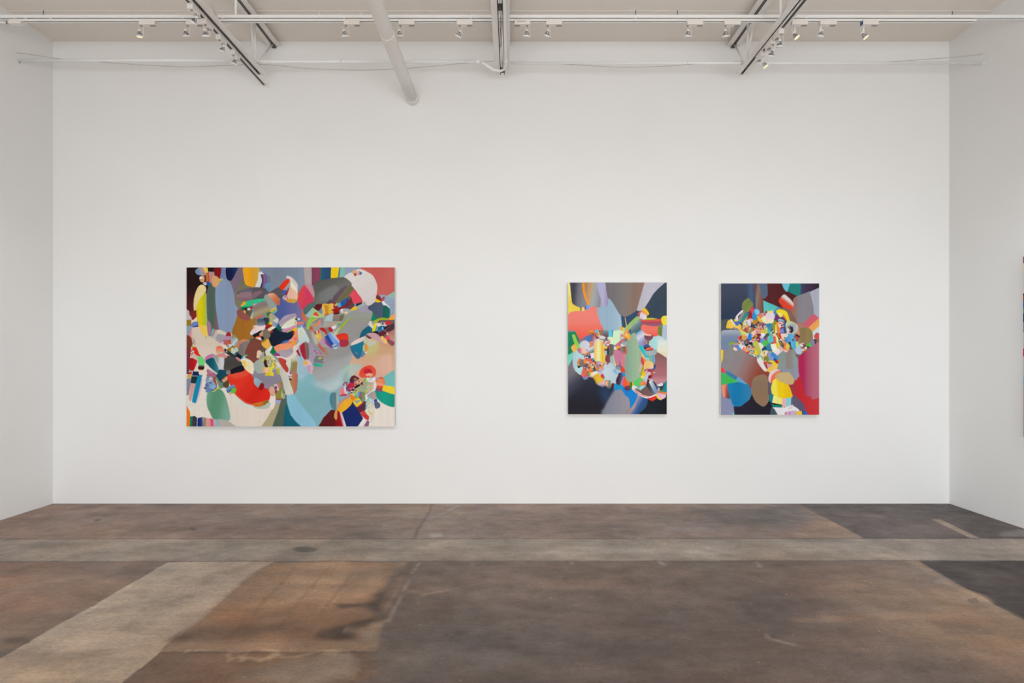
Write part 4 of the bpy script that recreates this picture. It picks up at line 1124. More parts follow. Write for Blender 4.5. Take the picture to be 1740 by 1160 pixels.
M d8a888 700,430 750,410 750,450 720,460
M e0c830 p 795,420 805,375 820,380 810,420
M 5058a0 660,500 740,480 810,510 800,540 700,530
M 503840 p 690,530 820,530 760,570 690,580
M 181010 690,570 720,560 740,580 700,590
M e8a010 p 720,580 790,550 800,580 720,595
M f06850,e85858@0 p 700,600 830,545 910,590 860,620 750,630
M 7c2838 p 720,630 900,595 850,630 760,645
M a4b0b4,a8b4b8@0 700,650 900,620 980,600 990,680 940,740 850,760 720,720
M 1cb8c8,28c0d0,68b8c0@20 545,540 570,500 640,550 700,640 720,720 800,780 790,810 700,790 640,700
M c8e0e4,88bcd0@90 p 690,800 800,810 800,870 720,860
M 28b0b0 p 700,770 800,780 800,810 690,800
M 70b898,88c8a0@0 p 805,740 880,760 870,930 810,890
M 7898b8,80b0d8@0 870,750 930,750 945,870 930,960 880,940
M e85c3c p 580,640 600,650 650,760 620,740
M f8c070,f8d090@0 590,640 650,740 700,800 690,830 630,760
M d83c50,e04858@0 600,820 620,800 670,900 660,950 610,880
M f09020 p 650,810 690,820 715,890 680,930
M c84c28 p 620,960 670,940 660,1000
M f8c478,fcc878,f8d094@0 670,1000 690,920 750,880 850,900 915,980 890,1040 780,1050 690,1080
M 88a020,a0a828@0 p 590,1160 610,1060 660,1010 660,1090 620,1160
M f8c800 p 640,1130 665,1060 670,1160 625,1160
M c07c80,b87480@0 p 670,1100 760,1070 800,1160 670,1160
M d8b8c0 f1 550,1100 600,960 620,1000 590,1160 550,1160
M d0b8cc,e8d8e0@0 770,1070 840,1035 910,1050 820,1080 780,1100
M a83848 740,1090 880,1080 920,1140 860,1160 800,1120
M 303050,5070a8@90 900,1100 920,960 960,1010 950,1080
M f8b030,f8a020@0 80,80 110,35 150,50 150,130 110,130
M f8e020 p 140,70 165,80 160,160 150,130
M f0b060,e89830@0 220,130 260,90 290,130 260,180 220,180
M f89830,f88828,f8c800@0 165,310 190,200 300,210 340,260 300,330 250,320
M f8c800 p 250,230 300,220 280,330 250,310
M f0a060 260,340 310,310 340,280 340,330 300,380
M c8a8d0,d4b0d8@0 100,230 140,200 190,210 180,250 110,250
M e02848 p 90,260 160,255 160,280 95,280
M b8c0cc,c8d0d8@0 75,320 100,285 150,290 140,340 90,375
M c06878,c87080@0 0,480 40,430 130,350 180,340 170,390 90,460 90,510 20,520
L d07890 1250,490 1310,430 1310,520 1260,540
M f8a868,f89050,f8d010@90 0,530 60,510 90,540 70,590 20,610 -40,620
L f8a020,f8e010@90 1255,560 1310,520 1310,610 1260,610
L f0f0f0 1210,560 1240,530 1250,590 1210,600
M 787c78,90989c@90 180,400 200,340 270,350 230,440
M a0a8b0,a8b0b0@0 120,470 150,410 240,420 260,470 200,500
M e8e8ec 105,490 125,475 210,520 190,550
M 509870,8c5c54,f06450@0 130,550 200,520 240,560 250,690 160,700
M 946878,805868,c87c80@0 0,620 90,560 130,560 140,700 130,900 90,1000 40,900
L c88098,d080a0@0 1200,640 1290,610 1400,700 1420,1000 1350,1000 1260,980 1210,800
M d8808c f1 150,700 200,700 160,1040 110,1040 100,900 130,820
M 704458 p 60,880 100,960 80,1010
M e84830 100,1060 150,1040 210,1120 180,1160 110,1130
L 904868 1260,1010 1305,990 1400,1010 1380,1060 1280,1050
M 80989c 0,1020 60,1010 100,1060 60,1100 0,1080
M a8c4dc 0,1100 60,1110 90,1160 0,1160
"""
P3 = """
P 404860,3a4458,2c3a54,283450@90 p 75,95 900,95 1000,1160 75,1160
P 4c5c7c,486084,3c4468@0 f3 740,95 860,95 950,700 860,700 760,500
P 604858,5c4c58,8c7c6c,8c6060,7c5444,5c4840@8 f0 860,95 1030,95 1080,400 1130,560 1130,820 950,820 920,500
P 546884,586c88@0 f0 1010,95 1260,95 1265,300 1190,440 1130,470 1080,400 1040,200
Q 582428,541c20,501c20@0 p -60,95 310,95 330,200 400,300 520,300 670,400 590,480 560,560 320,690 200,670 -60,560 -200,480 -110,460 -50,380
P 5c1c20 p 1100,470 1180,460 1260,380 1310,350 1310,580 1120,500
Q 68c0d8,70c4dc@0 p 300,95 500,95 440,290 400,290 340,210
Q 1c7c78,208480@0 p 500,95 765,95 755,380 700,410 600,370 440,285
Q 404468,40304c,3c2844,2c1c28@0 p 765,95 1217,95 1217,195 980,300 880,330 755,375
Q a06450,a07060,88848c,8c8890,8c8890,88868c@0 580,480 660,410 880,330 985,300 1050,520 1090,740 1085,870 900,1000 840,1160 840,1300 500,1300 480,1100 520,760 570,600
Q acb0c0,b0b4c4@0 p 985,300 1217,195 1217,980 1170,900 1085,860 1080,700 1040,500
Q d06070,d86070,dc6c68@40 830,1160 860,1060 1000,910 1090,850 1160,910 1217,980 1150,1160 900,1250
Q eca858,e8a858,f0a850@40 980,1160 1200,960 1217,990 1217,1180 1050,1310 960,1240
S f0a858 980,100 1000,20 1217,-60 1217,20 1100,110 1050,165
S d4e0e0,d8e4e4@0 p 1050,170 1217,30 1217,260 1150,360 1080,330
S b8706c,a89088,908888@90 f2 600,0 860,0 860,300 760,560 640,500
Q ddd4d4,d8d4d4,e04830,e04428,d83c28@128 220,530 240,470 350,365 440,420 540,520 590,620 570,690 520,760 440,760 330,690 250,590
P 5cc4c4,64c8c8@90 p 1115,510 1310,600 1310,780 1130,830
Q 50c0c0,60c4c0@90 p -30,570 100,620 220,680 100,790 0,760 -30,780
Q 7c6460 p 250,690 400,700 440,770 260,740
P 809048,7c8844,848c50@40 590,650 620,550 740,455 810,520 870,620 800,740 740,810 640,790 595,720
Q 4c88b8,508cbc@0 90,800 170,710 200,670 250,700 200,780 130,880
Q f8d818,f8e020,f8d010@0 155,780 200,735 290,735 390,780 480,900 510,1000 490,1040 430,1010 390,930 310,850 250,810 180,820
Q f09030 320,850 390,910 420,1000 380,980 330,900
Q f0e060,f0e890@0 185,880 230,820 310,830 310,880 240,930
Q 6c3868,703c70,4c3c68@0 130,920 180,850 260,930 340,930 400,1010 390,1060 230,1060 150,1000
Q f07870,f89c94,f8b0a8@30 430,790 480,780 560,890 640,980 590,1020 530,980 470,900
Q 7c6054 p 400,700 520,770 640,980 700,1160 640,1160 500,1020
Q c8d0a8,b8b8a0@0 390,1110 430,1040 520,1020 660,1090 700,1160 680,1300 560,1320 420,1300
S a8acc0,989cb0,b8c0c8@0 500,0 640,20 660,100 600,200 520,200 460,100
S c8c8a0,b8c0b0@0 p 640,0 690,0 680,120 570,250 560,230 640,120
S 302c38,202028@0 p 490,20 570,60 580,150 530,200 480,180
S c0c0b0,8c8c90@0 p 420,0 500,0 480,100 430,60
S f0f0f4,e8e8f0@0 425,90 480,120 480,180 440,190
S e05070 465,140 500,150 500,190 470,185
R 4c5858,505c58@0 p 75,-120 250,-150 600,100 400,120 75,190
R a09098 p 340,80 420,70 540,150 480,150
R b8bcc8,7c8ca8,7488a8,8088a8@90 80,190 200,130 420,130 560,190 560,330 480,380 460,560 300,580 80,610
V 8c8690,8c888a,94868a,986c64,944434,8c4434,8c4434@24 p 66,590 150,572 240,590 345,650 400,740 460,770 500,860 300,880 290,840 66,720
R f8d010,f8cc18@0 p 75,610 130,615 125,820 80,960
R f43c28,f85040@0 p 75,1050 150,1080 190,1120 180,1200 75,1200
T f03828,c85070@0 p 75,0 195,20 185,100 75,60
R c06090 p 150,1090 200,1110 190,1160 150,1160
R e8e8ec,e8dce0@0 960,870 1030,790 1110,880 1140,980 1200,1090 1180,1150 1130,1130 1040,1020
R c01c28,801c38@60 1120,930 1170,905 1220,940 1230,1080 1200,1085
R f8c850,f4c04c@0 1200,1110 1310,1030 1310,1130 1240,1130
S f0c048,ecc050,f0c858@0 -60,1080 30,1020 180,960 225,990 180,1060 80,1120 0,1130
R d8a0b0 1210,960 1300,960 1310,1010 1230,1070
R e8c840,f0d050@0 215,20 240,-60 330,-70 400,0 340,90 250,70
P f0c030,f4d058,f4c880@0 220,1080 250,1010 330,980 400,1060 440,1160 220,1200
P f0dcd0 p 300,980 340,970 440,1130 400,1120
R f8c860,fcd070@0 380,0 480,20 540,0 590,40 560,140 480,90 400,60
P c8d030,e0e040@0 390,1000 410,970 490,1010 490,1040 430,1050
P 4c70c8,5070c0@0 370,1020 440,1040 490,1020 540,1070 520,1130 470,1140
P f4cc50 p 480,1140 540,1090 590,1160 560,1200 480,1180
P e8e0ec,e0d4e0@0 430,970 460,880 590,750 620,790 500,900 500,1010
P 8c6c60,a89480,3c8890,308c98,30808c@30 500,1000 540,880 620,800 740,820 740,890 650,1000 590,1070 530,1040
P f0b818 p 600,1070 740,890 730,940 640,1080 600,1110
P e0304c,f05068,e04058@90 760,920 800,740 850,670 890,720 880,800 850,870 850,980 760,960
P a02430,98202c@0 740,930 790,770 840,840 860,900 870,990 760,960
P 2090d0,28a0dc@0 845,890 900,710 940,720 900,780 960,850 950,970 880,1000
P 88c8e8,80c4e8@0 900,760 950,730 1010,750 1030,820 960,870 920,830
P d8b0b0,e8b8c0@0 740,970 830,960 870,1000 850,1060 800,1020
P c89028,b88830@0 850,1030 960,970 990,1000 960,1080 880,1110
P e87058,f08878@0 960,900 1020,840 1120,820 1130,880 1060,940 1000,960
P f8a830,f8c820@0 960,900 1000,900 1050,980 1030,1020 980,980
P b8a0a8 1050,860 1110,830 1120,880 1080,900
P a03828,983c3c@0 p 1160,770 1210,770 1220,900 1165,890
P e8f0c8,e8ecc0@0 1090,950 1130,910 1240,900 1240,1040 1180,1060 1110,1030
P f8e070,f4e088@0 p 1215,780 1310,770 1310,820 1220,830
Q f8e070 p -10,770 80,760 85,810 0,820
Q e8d8e0,e8dce4@0 -90,830 80,820 120,890 100,950 0,970 -90,960
Q f8d8b8,fce4d0@0 -90,960 0,960 50,1000 50,1060 -20,1090 -90,1050
P e4b850 p 1060,1000 1100,1030 1110,1070 1050,1060
P a06080,905878@0 980,1090 1060,1060 1140,1080 1160,1160 960,1160
P e8d8e8 p 650,1010 740,980 800,1010 820,1060 800,1150 660,1160
P c8a0a0,a8b060@90 690,1040 740,1060 740,1120 690,1100
P d8d0b0 620,1090 680,1060 700,1160 620,1160
P 505068 p 820,1050 870,1110 830,1160
P 3c90a8 1220,1090 1310,1080 1310,1160 1220,1160
Q 3088a8 -60,1100 50,1090 60,1160 -60,1160
Q 98a020,80901c@0 70,1150 90,1070 150,1030 150,1160 120,1240 70,1240
Q f89818,f88808@0 150,1050 200,1100 220,1200 230,1300 180,1300 150,1150
Q c8d8e0,4888a8@90 215,1040 220,970 330,990 370,1030 300,1050
Q f0e0d0,f4e8d8@0 220,1050 330,1050 360,1080 310,1160 220,1160
Q f04030 p 220,1070 280,1060 280,1100 220,1100
Q 4ca0b0 290,1080 320,1070 330,1110 300,1110
Q 303c60 p 340,930 400,1010 390,1160 340,1130 370,1050
R c89868,b87860,c87850@40 600,60 760,0 760,190 700,190 620,130
R a0504c,b06858@0 640,110 740,60 750,180 700,190
R c8c070,d0c878@0 590,60 700,-20 760,0 700,60 620,110
R c8d868,d0dc70@0 555,190 580,150 690,190 680,230 600,260
R 98a070,988058@0 750,180 780,110 850,70 870,120 820,200
R c83c2c,d06840@0 860,60 920,20 960,60 900,130 860,120
R e89870,e0a080@0 930,60 1020,20 1090,80 1060,180 1020,220 970,180
R f87048 1010,90 1060,70 1090,100 1050,130
R f8c8b0,f8d8c0,e89090@0 820,190 900,150 950,160 920,220 860,235
R f0dc10,f0e030@0 1085,150 1110,100 1190,120 1210,170 1180,230 1120,210
R f0e8f0,f4f0f4@0 1080,230 1120,195 1165,240 1110,290
R 404c60,4c5868@0 p 1190,210 1260,200 1260,260 1170,320 1130,310
R 40c0b0,50c8b8@0 1210,150 1310,190 1310,260 1260,220
R 9c5880,b07080@0 1180,320 1240,290 1220,380 1170,370
R 882430,902c38@0 920,260 1040,230 1030,400 980,420 930,370
R d8c0c8,e0d0d0@0 680,320 690,230 740,200 760,260 720,340
R 0880d8,1084dc@0 735,310 770,220 830,250 855,310 800,375
R e89c98 820,260 880,250 900,290 860,300
R e87828,f09030@0 830,350 900,300 940,330 900,380
R d8b020 900,300 940,310 940,360 900,350
R c84868,a83048@0 475,340 520,270 580,280 580,330 520,370
R f89c30,f8a028,f0b818@0 600,370 610,270 670,270 690,430 630,430
R f05840 560,390 600,370 620,420 580,410
R d8c818 540,390 565,360 580,380 560,400
R b09880,906c60@0 470,430 490,370 560,380 530,450
R 6c4c60,70506c@0 640,450 700,340 760,350 780,430 700,480
R 7cb020,8cac28,78a020@90 270,480 300,430 400,415 410,450 330,480 300,520 350,560 400,550 370,590 300,550
R c8907c,d8a898@0 350,470 480,450 520,460 480,490 400,490
R 4088d8,4890e0@0 430,530 450,500 530,520 555,590 510,615 470,580
R d85048 p 420,510 480,560 470,590 430,560
R f4ecec,f0d8c8@0 375,595 410,550 470,590 450,645
R c8c8c0,f0ecec@90 520,520 540,430 610,440 640,490 600,565 540,560
R 302820,504040@0 p 665,460 760,470 860,460 840,510 740,530 690,540
R 101010 770,440 800,425 830,450 800,475
R e8e0e0 p 760,400 820,395 800,420
R f890a0,c8c0c8@0 850,400 900,390 890,430 850,420
R f88058,f88860@0 625,590 640,540 710,590 720,640 660,630
R d8b070,d8c898@0 715,560 780,525 840,540 800,570 730,590
R a8b0c8 720,600 790,570 800,600 740,640
R e87040,c89070@0 810,570 880,540 910,590 860,610
R e8301c 700,690 720,640 770,650 740,700
R c8606c p 770,650 830,640 780,690
R 78a898,b8d8c8,d8e0b8@60 780,680 830,620 880,650 880,740 820,760 790,740
R 101820 p 885,650 900,670 890,700
R f0d020 905,650 940,640 960,690 940,735 900,700
R 48586c 770,720 830,760 860,770 830,790
R c89080 810,810 840,790 860,800 840,825
R e8d8c0 800,590 860,600 850,640 810,630
R b8c458,c8cc60,c0c058@50 860,470 920,405 980,410 1020,540 1060,640 1020,700 980,680 930,560
R f0e8e0,e4e4d8@0 1000,450 1060,480 1110,500 1080,640 1050,600 1030,520
R 60c058,40c048@0 1085,440 1120,390 1230,400 1250,450 1150,530
R 5c88d8,74a0e0@0 1040,400 1060,340 1120,370 1110,420 1080,440
R d8c8d8 1030,290 1060,270 1110,310 1060,330
R 60c0c0,50d0d0@0 1230,300 1310,270 1310,400 1280,450 1230,400
R 204c6c,1c3c58@0 p 1075,590 1180,530 1240,620 1210,640 1080,630
R 4890b8,3c80b0,70b0d0@30 1190,510 1310,460 1310,640 1240,640
S 3c88b0,3070a8@30 -80,540 0,480 70,640 0,660 -60,640
R d0a818 p 1215,655 1310,650 1310,685 1220,680
S c8b010 p -10,655 70,650 60,670 0,685
R f0d8b8,ecccac@0 1070,700 1110,640 1200,625 1220,680 1140,785 1090,760
R 8890c0,8c98d0@0 1220,700 1310,690 1310,880 1260,860
S 8c9ccc,8898cc@0 -60,700 30,700 90,850 0,880 -60,860
S 3888d0,4088d4@0 30,710 80,675 150,730 170,780 130,820 60,780
S 5090c0,4c94c8@0 160,760 240,790 200,850 140,840
S 0458a0 90,860 130,825 170,850 140,885
R 50a028,68b040@0 1190,760 1210,740 1260,850 1240,890 1310,930 1310,960 1240,930 1180,880
R 90c080,a8d090@0 1060,790 1110,780 1130,860 1090,870
R a07838,987840@0 1130,800 1190,780 1220,860 1150,870
R 88a8a0 960,780 1000,750 1030,790 980,830
S f0c050 -30,890 60,870 80,930 0,920
S e8c048,f0d040@0 0,920 60,900 140,920 150,950 60,970
S b01c18,c02818@0 130,910 170,870 220,900 200,950 160,940
S c88848 190,870 220,860 245,900 220,930
S 509820 -20,920 40,930 70,960 -20,960
S f0a0a8 p -20,980 40,970 0,1010
S a09818,889008@0 p 80,0 130,0 130,190 80,140
S d0c868,e8d890@0 p 125,0 170,0 170,190 130,190
S f89010,f88808@0 p 165,0 220,0 250,200 180,220
S 98a830 p 60,0 80,0 90,140 60,100
S f0e0d8 210,0 330,0 300,50 250,50
S 3c88d8,6c88d8,a090d0,6858a8@90 p 255,100 350,85 355,210 260,215
S 485070,505878@0 p 340,60 400,30 415,200 350,210
S a82848 270,80 300,40 330,70 290,90
S 4c90b0,3c7c98@0 0,80 20,10 60,30 70,90 30,130
S f07848 p 70,140 110,130 120,160 80,175
S 0a6858 p 20,200 110,175 120,195 30,215
S 40c8b0,50c8b0@0 p 0,190 40,210 80,290 100,410 0,400
S 48d0d0 0,310 80,330 100,410 0,400
S f06848 40,240 70,230 80,260 55,270
S d8c8b0,e4dcb0@0 80,230 150,210 190,300 160,320 90,290
S e86060,e05858@0 80,300 140,290 170,440 110,450
S f0e8a0,f0e4a8@0 p 145,230 170,220 215,350 215,420 170,440 150,350
S e82810,f03818@0 210,230 240,215 290,290 260,345 220,290
S f0b040 p 175,215 205,230 240,320 220,320
S 3c6c54,4c6c58,406048@30 215,360 260,340 300,420 340,500 310,550 240,450
S 202028 p 215,370 235,350 235,420 215,410
S 302418 p 150,200 180,210 230,330 215,340
S f0e0d4,e8d0c8@0 p 270,220 420,215 435,280 330,330 290,310
S 5c98c8,60a0cc@0 p 350,350 460,280 520,410 410,445
S 50a8d8,58b4e0,50acdc@0 460,250 520,230 600,260 640,400 650,570 540,550 510,420
S 082848,0c2c48@0 p 450,440 510,420 520,530 480,500
S c8e870,b4dc58@0 p 640,410 700,430 710,510 650,580
S f8a030,f05030,f0b850@20 300,360 340,380 420,470 400,560 340,470
S d8c848,e0cc60@0 410,490 450,450 490,510 470,600 410,590
S 70504c 480,560 540,540 550,590 500,605
S f05838,f8a898@90 320,560 370,580 440,630 400,665 340,620
S e8b0a8,f8ccc0@0 330,600 430,640 400,670 350,640
S d8b848,ecc85c@0 140,460 200,440 240,520 190,580 160,540
S f8e020 p 195,440 215,445 255,510 235,525
S d0b8b8,d8c4c4@0 230,550 260,520 320,590 280,640
S e8ecb8,f0f0d8,e8d8e0@50 20,480 100,450 150,480 180,580 260,650 250,700 180,740 80,660 50,600
S b85c54 20,430 80,420 120,450 60,470
S 889898,909894@90 210,760 260,700 400,700 410,1160 200,1160 210,960 250,900
S 908480,988c88,8c8888@0 p 400,690 560,590 690,800 700,1160 400,1160
S 8c9c9c,88989c@0 f2 600,600 640,760 700,850 700,1160 620,1160 560,760
S 2c2420,141010@0 620,250 660,230 730,270 735,310 690,300
S a04038,b04c48@0 615,270 680,280 720,330 680,400 650,390
S e89070 p 700,160 740,110 740,260 690,230
S 947c50,8c7850,948054,947c50@0 730,150 760,80 850,60 960,80 1040,160 1060,280 1000,420 900,460 780,430 710,390 740,300
S a86c50 720,430 800,440 920,470 980,440 900,510 760,480
S e8d8d8 720,480 800,450 800,500 760,530
S 906858,806050@0 745,560 860,490 900,510 780,590
S 302838 p 810,530 860,490 870,505 825,540
S 48c84c,50c050@0 900,515 1000,430 1030,500 960,520
S 8080a8,8c8cb8@0 1000,430 1060,370 1140,520 1060,520
S c84c50,d85050@0 1090,280 1110,240 1160,190 1217,220 1217,340 1190,370 1110,330
S 5c3c34 p 1110,350 1150,350 1140,500 1105,460
S 7c6c58,806c50@0 p 1150,360 1217,350 1217,540 1150,530
S 201c28 900,530 950,545 950,570 920,585
S f0ecf0 870,570 910,540 920,580 880,590
S b8c4dc,b8c8e0,b4c4dc@0 635,650 650,580 720,500 760,560 800,620 800,720 720,750 660,720
S 74605c p 620,640 660,720 780,740 750,830 680,810 640,760
S e8f0f0,f84028,f85030,f0e0d0@100 800,640 830,580 900,590 960,650 940,710 880,745 810,700
S a8b848 880,590 910,590 960,640 930,650
S 58a838 p 790,690 820,680 870,740 830,740
S f8f0e0 p 800,660 900,720 880,745 830,715
V c01c54,ac2454,b0506c,b86478,bc6c80,c47c90@0 668,650 690,610 730,575 770,562 840,545 850,970 800,968 780,965 765,940 720,930 700,860 680,800 668,730
U c42430,c82830,cc3038,c83840@0 p 610,280 730,180 770,220 800,400 870,640 990,680 1020,750 1217,700 1217,1110 930,1110 870,960 840,830 690,700 640,640
U a03040,a83444@0 p 470,370 610,280 660,420 640,640 580,660 540,560
U 645c74,605870,5c5470@0 p 530,690 630,640 700,720 830,850 880,960 880,1030 740,1020 570,890 525,870
T 8894b8,8c90b0@90 p 80,380 280,680 390,900 400,1105 75,1105
T 40b860,40bc50,48c05c@0 p 75,60 185,95 300,170 500,310 430,330 200,370 75,390
T 4080b0,3c78a4@0 p 190,95 220,20 480,180 440,250 300,180
T 68a4cc,6ca8d0@0 p 480,180 560,210 690,360 520,310 450,260
T f09878,e88c70,9c4c48,505058@8 90,400 120,380 220,370 290,700 220,705 130,670
T f09070 p 85,385 160,380 180,690 130,660
T 0c88c0,0078b0,187cb0,3c80a8@0 235,370 380,330 520,315 680,370 800,450 830,600 780,740 660,830 560,910 400,910 320,760 280,600
T 281c34,201c2c,1c1a28@0 p 385,920 560,910 680,820 780,740 835,610 940,780 1060,880 1180,880 1250,760 1310,780 1310,1105 410,1105
T 70d0d0 p 330,1100 380,1050 405,1105
T 94785c,8c7460,907458,947860@90 820,400 870,220 960,160 1120,120 1220,190 1250,350 1250,560 1260,740 1190,870 1110,915 1040,880 920,780 840,600
T e8dcd8 p 1260,150 1310,80 1310,330 1270,300
T 645878,7c5878@90 p 1250,260 1310,340 1310,620 1260,620
U 605870 p -40,300 60,330 40,640 -40,620
T 007880 p 1265,630 1310,600 1310,800 1260,750
U 007c88,008088@0 p -10,620 80,610 80,660 55,830 -10,780
U 1c1828 p -20,780 40,820 300,870 300,900 60,930 20,1100 -20,1105
U 008870,009078,008068@0 30,850 120,870 300,885 290,930 200,950 100,930
U 405060,485864@0 30,960 60,920 120,970 190,1105 20,1105
U e8e8e8,ece8ec,e8e4ec@0 p 60,930 300,940 400,920 560,880 700,970 740,1025 380,1105 190,1105 120,980
U e8d0d0 0,90 60,20 120,0 220,0 280,20 180,60 60,180 20,330 -30,260 -30,180
U f86448,f87858,fc7050@0 20,330 40,180 120,80 230,20 290,60 200,120 140,220 80,300
U c8ac78,c8b080,ccb07c,d0b080@20 130,170 200,80 340,70 470,60 520,120 600,240 590,330 540,370 400,360 300,310 180,250
U 9494ac,8c98a4,9c94a8@0 p 300,-20 690,-20 725,160 650,270 600,260 540,120 450,50 320,70
U 009080 p 250,0 290,60 310,70 270,0
U fce850,fce448,f8e44c@0 40,400 90,260 160,250 200,440 210,660 120,630 60,590 35,500
U f0c800,f8cc00,f0c400,ecc010@0 p 170,270 300,310 450,380 500,450 560,650 540,690 400,700 300,715 200,670 190,440
U f0d040 f1 160,250 200,280 220,660 190,650
U f4e8a8,f8e87c,fce87c@0 p 95,655 200,680 320,715 300,865 60,815
U f0b8bc,ecb4bc@0 p 320,715 400,710 405,920 300,940
U 88d0d8,8cd4dc@0 p 400,710 525,685 520,870 440,910 405,910
U c86070 p 320,935 390,920 370,940
U d8c8b8,e8d8c8@0 455,960 520,900 560,860 560,920 500,980
U c85898,e0a8c8,c8a0c0@0 375,1105 385,1050 430,1035 500,1040 500,1105
U 502c50 p 495,1030 510,1030 505,1105 490,1105
U c8acc4,ccb0c8@0 510,1105 515,1040 560,1015 660,1030 665,1105
U f0c800,f8c430,f8b848@0 p 660,1030 790,1025 800,1105 665,1105
U 202848 p 790,1025 820,1025 815,1105 800,1105
U 1464b8,2068b8@0 p 815,1025 890,1025 930,1080 930,1105 815,1105
"""
T1 = {'Z':(317,454,4.296),'A':(310,450),'B':(430,450),'C':(550,450),'D':(310,540),'E':(430,540),'F':(550,540),'G':(310,635),'H':(430,635),'I':(550,635)}
T2 = {'J':(960,475),'K':(1048,475),'L':(960,552),'M':(1048,552),'N':(960,628),'O':(1048,628)}
T3 = {'V':(1210,467,4.55),'P':(1220,475),'Q':(1308,475),'R':(1220,552),'S':(1308,552),'T':(1220,628),'U':(1308,628)}
warm = ['e8d8c8','d86c48','f0c040','8c4a40','e8a080','b83028','f0e8e0','c8b060']
mixd = ['e8e0d8','c04030','3060a0','f0d040','60a060','e890a0','202428','88a8c0','d88040','f4f0ec']
painting(P1, T1, 12.208, 317, 454.3, 670.6, 724.3, 3,
    'wide painting on the back wall, patchwork brushstrokes around a red dish shape',
    [(462,618,8,11,40,['d8d070','e8e0b0','a8a088','f0d840','c8c8b8','908878']),
     (597,664,9,6,26,['e08090','a02848','5c3868','e8d0c8','f0b8a8']),
     (628,642,7,4,16,['f0f0f0','e0e4e8','d8dcec','c04030','a8c8a8']),
     (357,652,8,6,22,['486ca0','7c9cc8','a8bcd8','304878','c8d4e4']),
     (648,551,6,3,12,['e8e4e4','404048','c8b8c8','f4f0f0']),
     (609,652,7,5,14,['a8a070','782830','c8b088','e0b090']),
     (628,690,6,12,16,['e0dccc','a8d0cc','e8d0a0','ece8e4']),
     (568,529,5,6,10,['a01818','c83020','501818','c8b878']),
     (540,597,6,3,8,['a84068','5c90d0','e0a0b0','c8c8d8']),
     (511,553,7,3,10,['d86860','7878c0','c83848','90b0d8','58a0a8']),
     (399,590,6,6,10,['c8d0c8','d8c8a8','3c4048','e0d8d0']),
     (484,506,4,3,12,['f0e0e8','5068b0','d04858','8c3050','e8c8d8'])])
painting(P2, T2, 14.5, 965.2, 480.0, 1132.9, 703.5, 5,
    'upright painting with coral patch and pale green oval, the middle one on the back wall',
    [(1000,622,10,7,40,['e08050','c84838','f0c8a0','6c4838','286888','88a870','e8d8d0','f0a040']),
     (1012,621,8,6,26,['f0d8c8','c86850','d0a040','305078','b8a8b0','201818','e83828']),
     (998,606,5,4,10,['203878','e89040','8060a0','e8e0e8']),
     (1030,581,5,7,16,['e8c8d0','c05868','904050','f0e0e0','506880']),
     (1105,633,8,5,22,['e0c8c8','b84050','7c2830','f0b0a0','e8e0e0','9090b0']),
     (1017,567,5,5,8,['803848','c0a070','d87858','e8e0c8']),
     (1064,567,5,4,8,['f8b040','f0d020','e87020','e8c8c0']),
     (1066,659,4,2.5,8,['50203c','b85078','885060'])])
painting(P3, T3, 14.5, 1225.2, 481.4, 1391.9, 704.6, 7,
    'upright dark painting with confetti cluster and yellow block, rightmost on the back wall',
    [(1266,558,10,5,34,warm), (1288,556,9,5,34,mixd), (1261,577,9,8,34,mixd), (1273,592,9,6,34,mixd),
     (1280,602,6,4,14,mixd), (1284,570,7,9,26,mixd), (1300,560,5,7,20,mixd), (1268,548,5,3,14,['f0d8e0','d0d0b0','e8e0f0','506070']),
     (1331,551,5,4,14,['e8e0d8','d04030','4890b0','504070']), (1340,559,4,4,10,['404060','c8d8d0','90a080','b05050']),
     (1316,565,6,6,14,mixd), (1330,580,6,7,18,mixd), (1349,576,4,4,8,['c85848','583028','903838']),
     (1362,585,5,3,10,['e8e0e0','383040','b08878']), (1366,596,4,4,8,['f05030','f8f0e0','60a038','e8c040']),
     (1303,617,5,4,10,['e8c050','c03028','f0a0a0','f0e0d0']), (1300,600,5,6,12,mixd)])

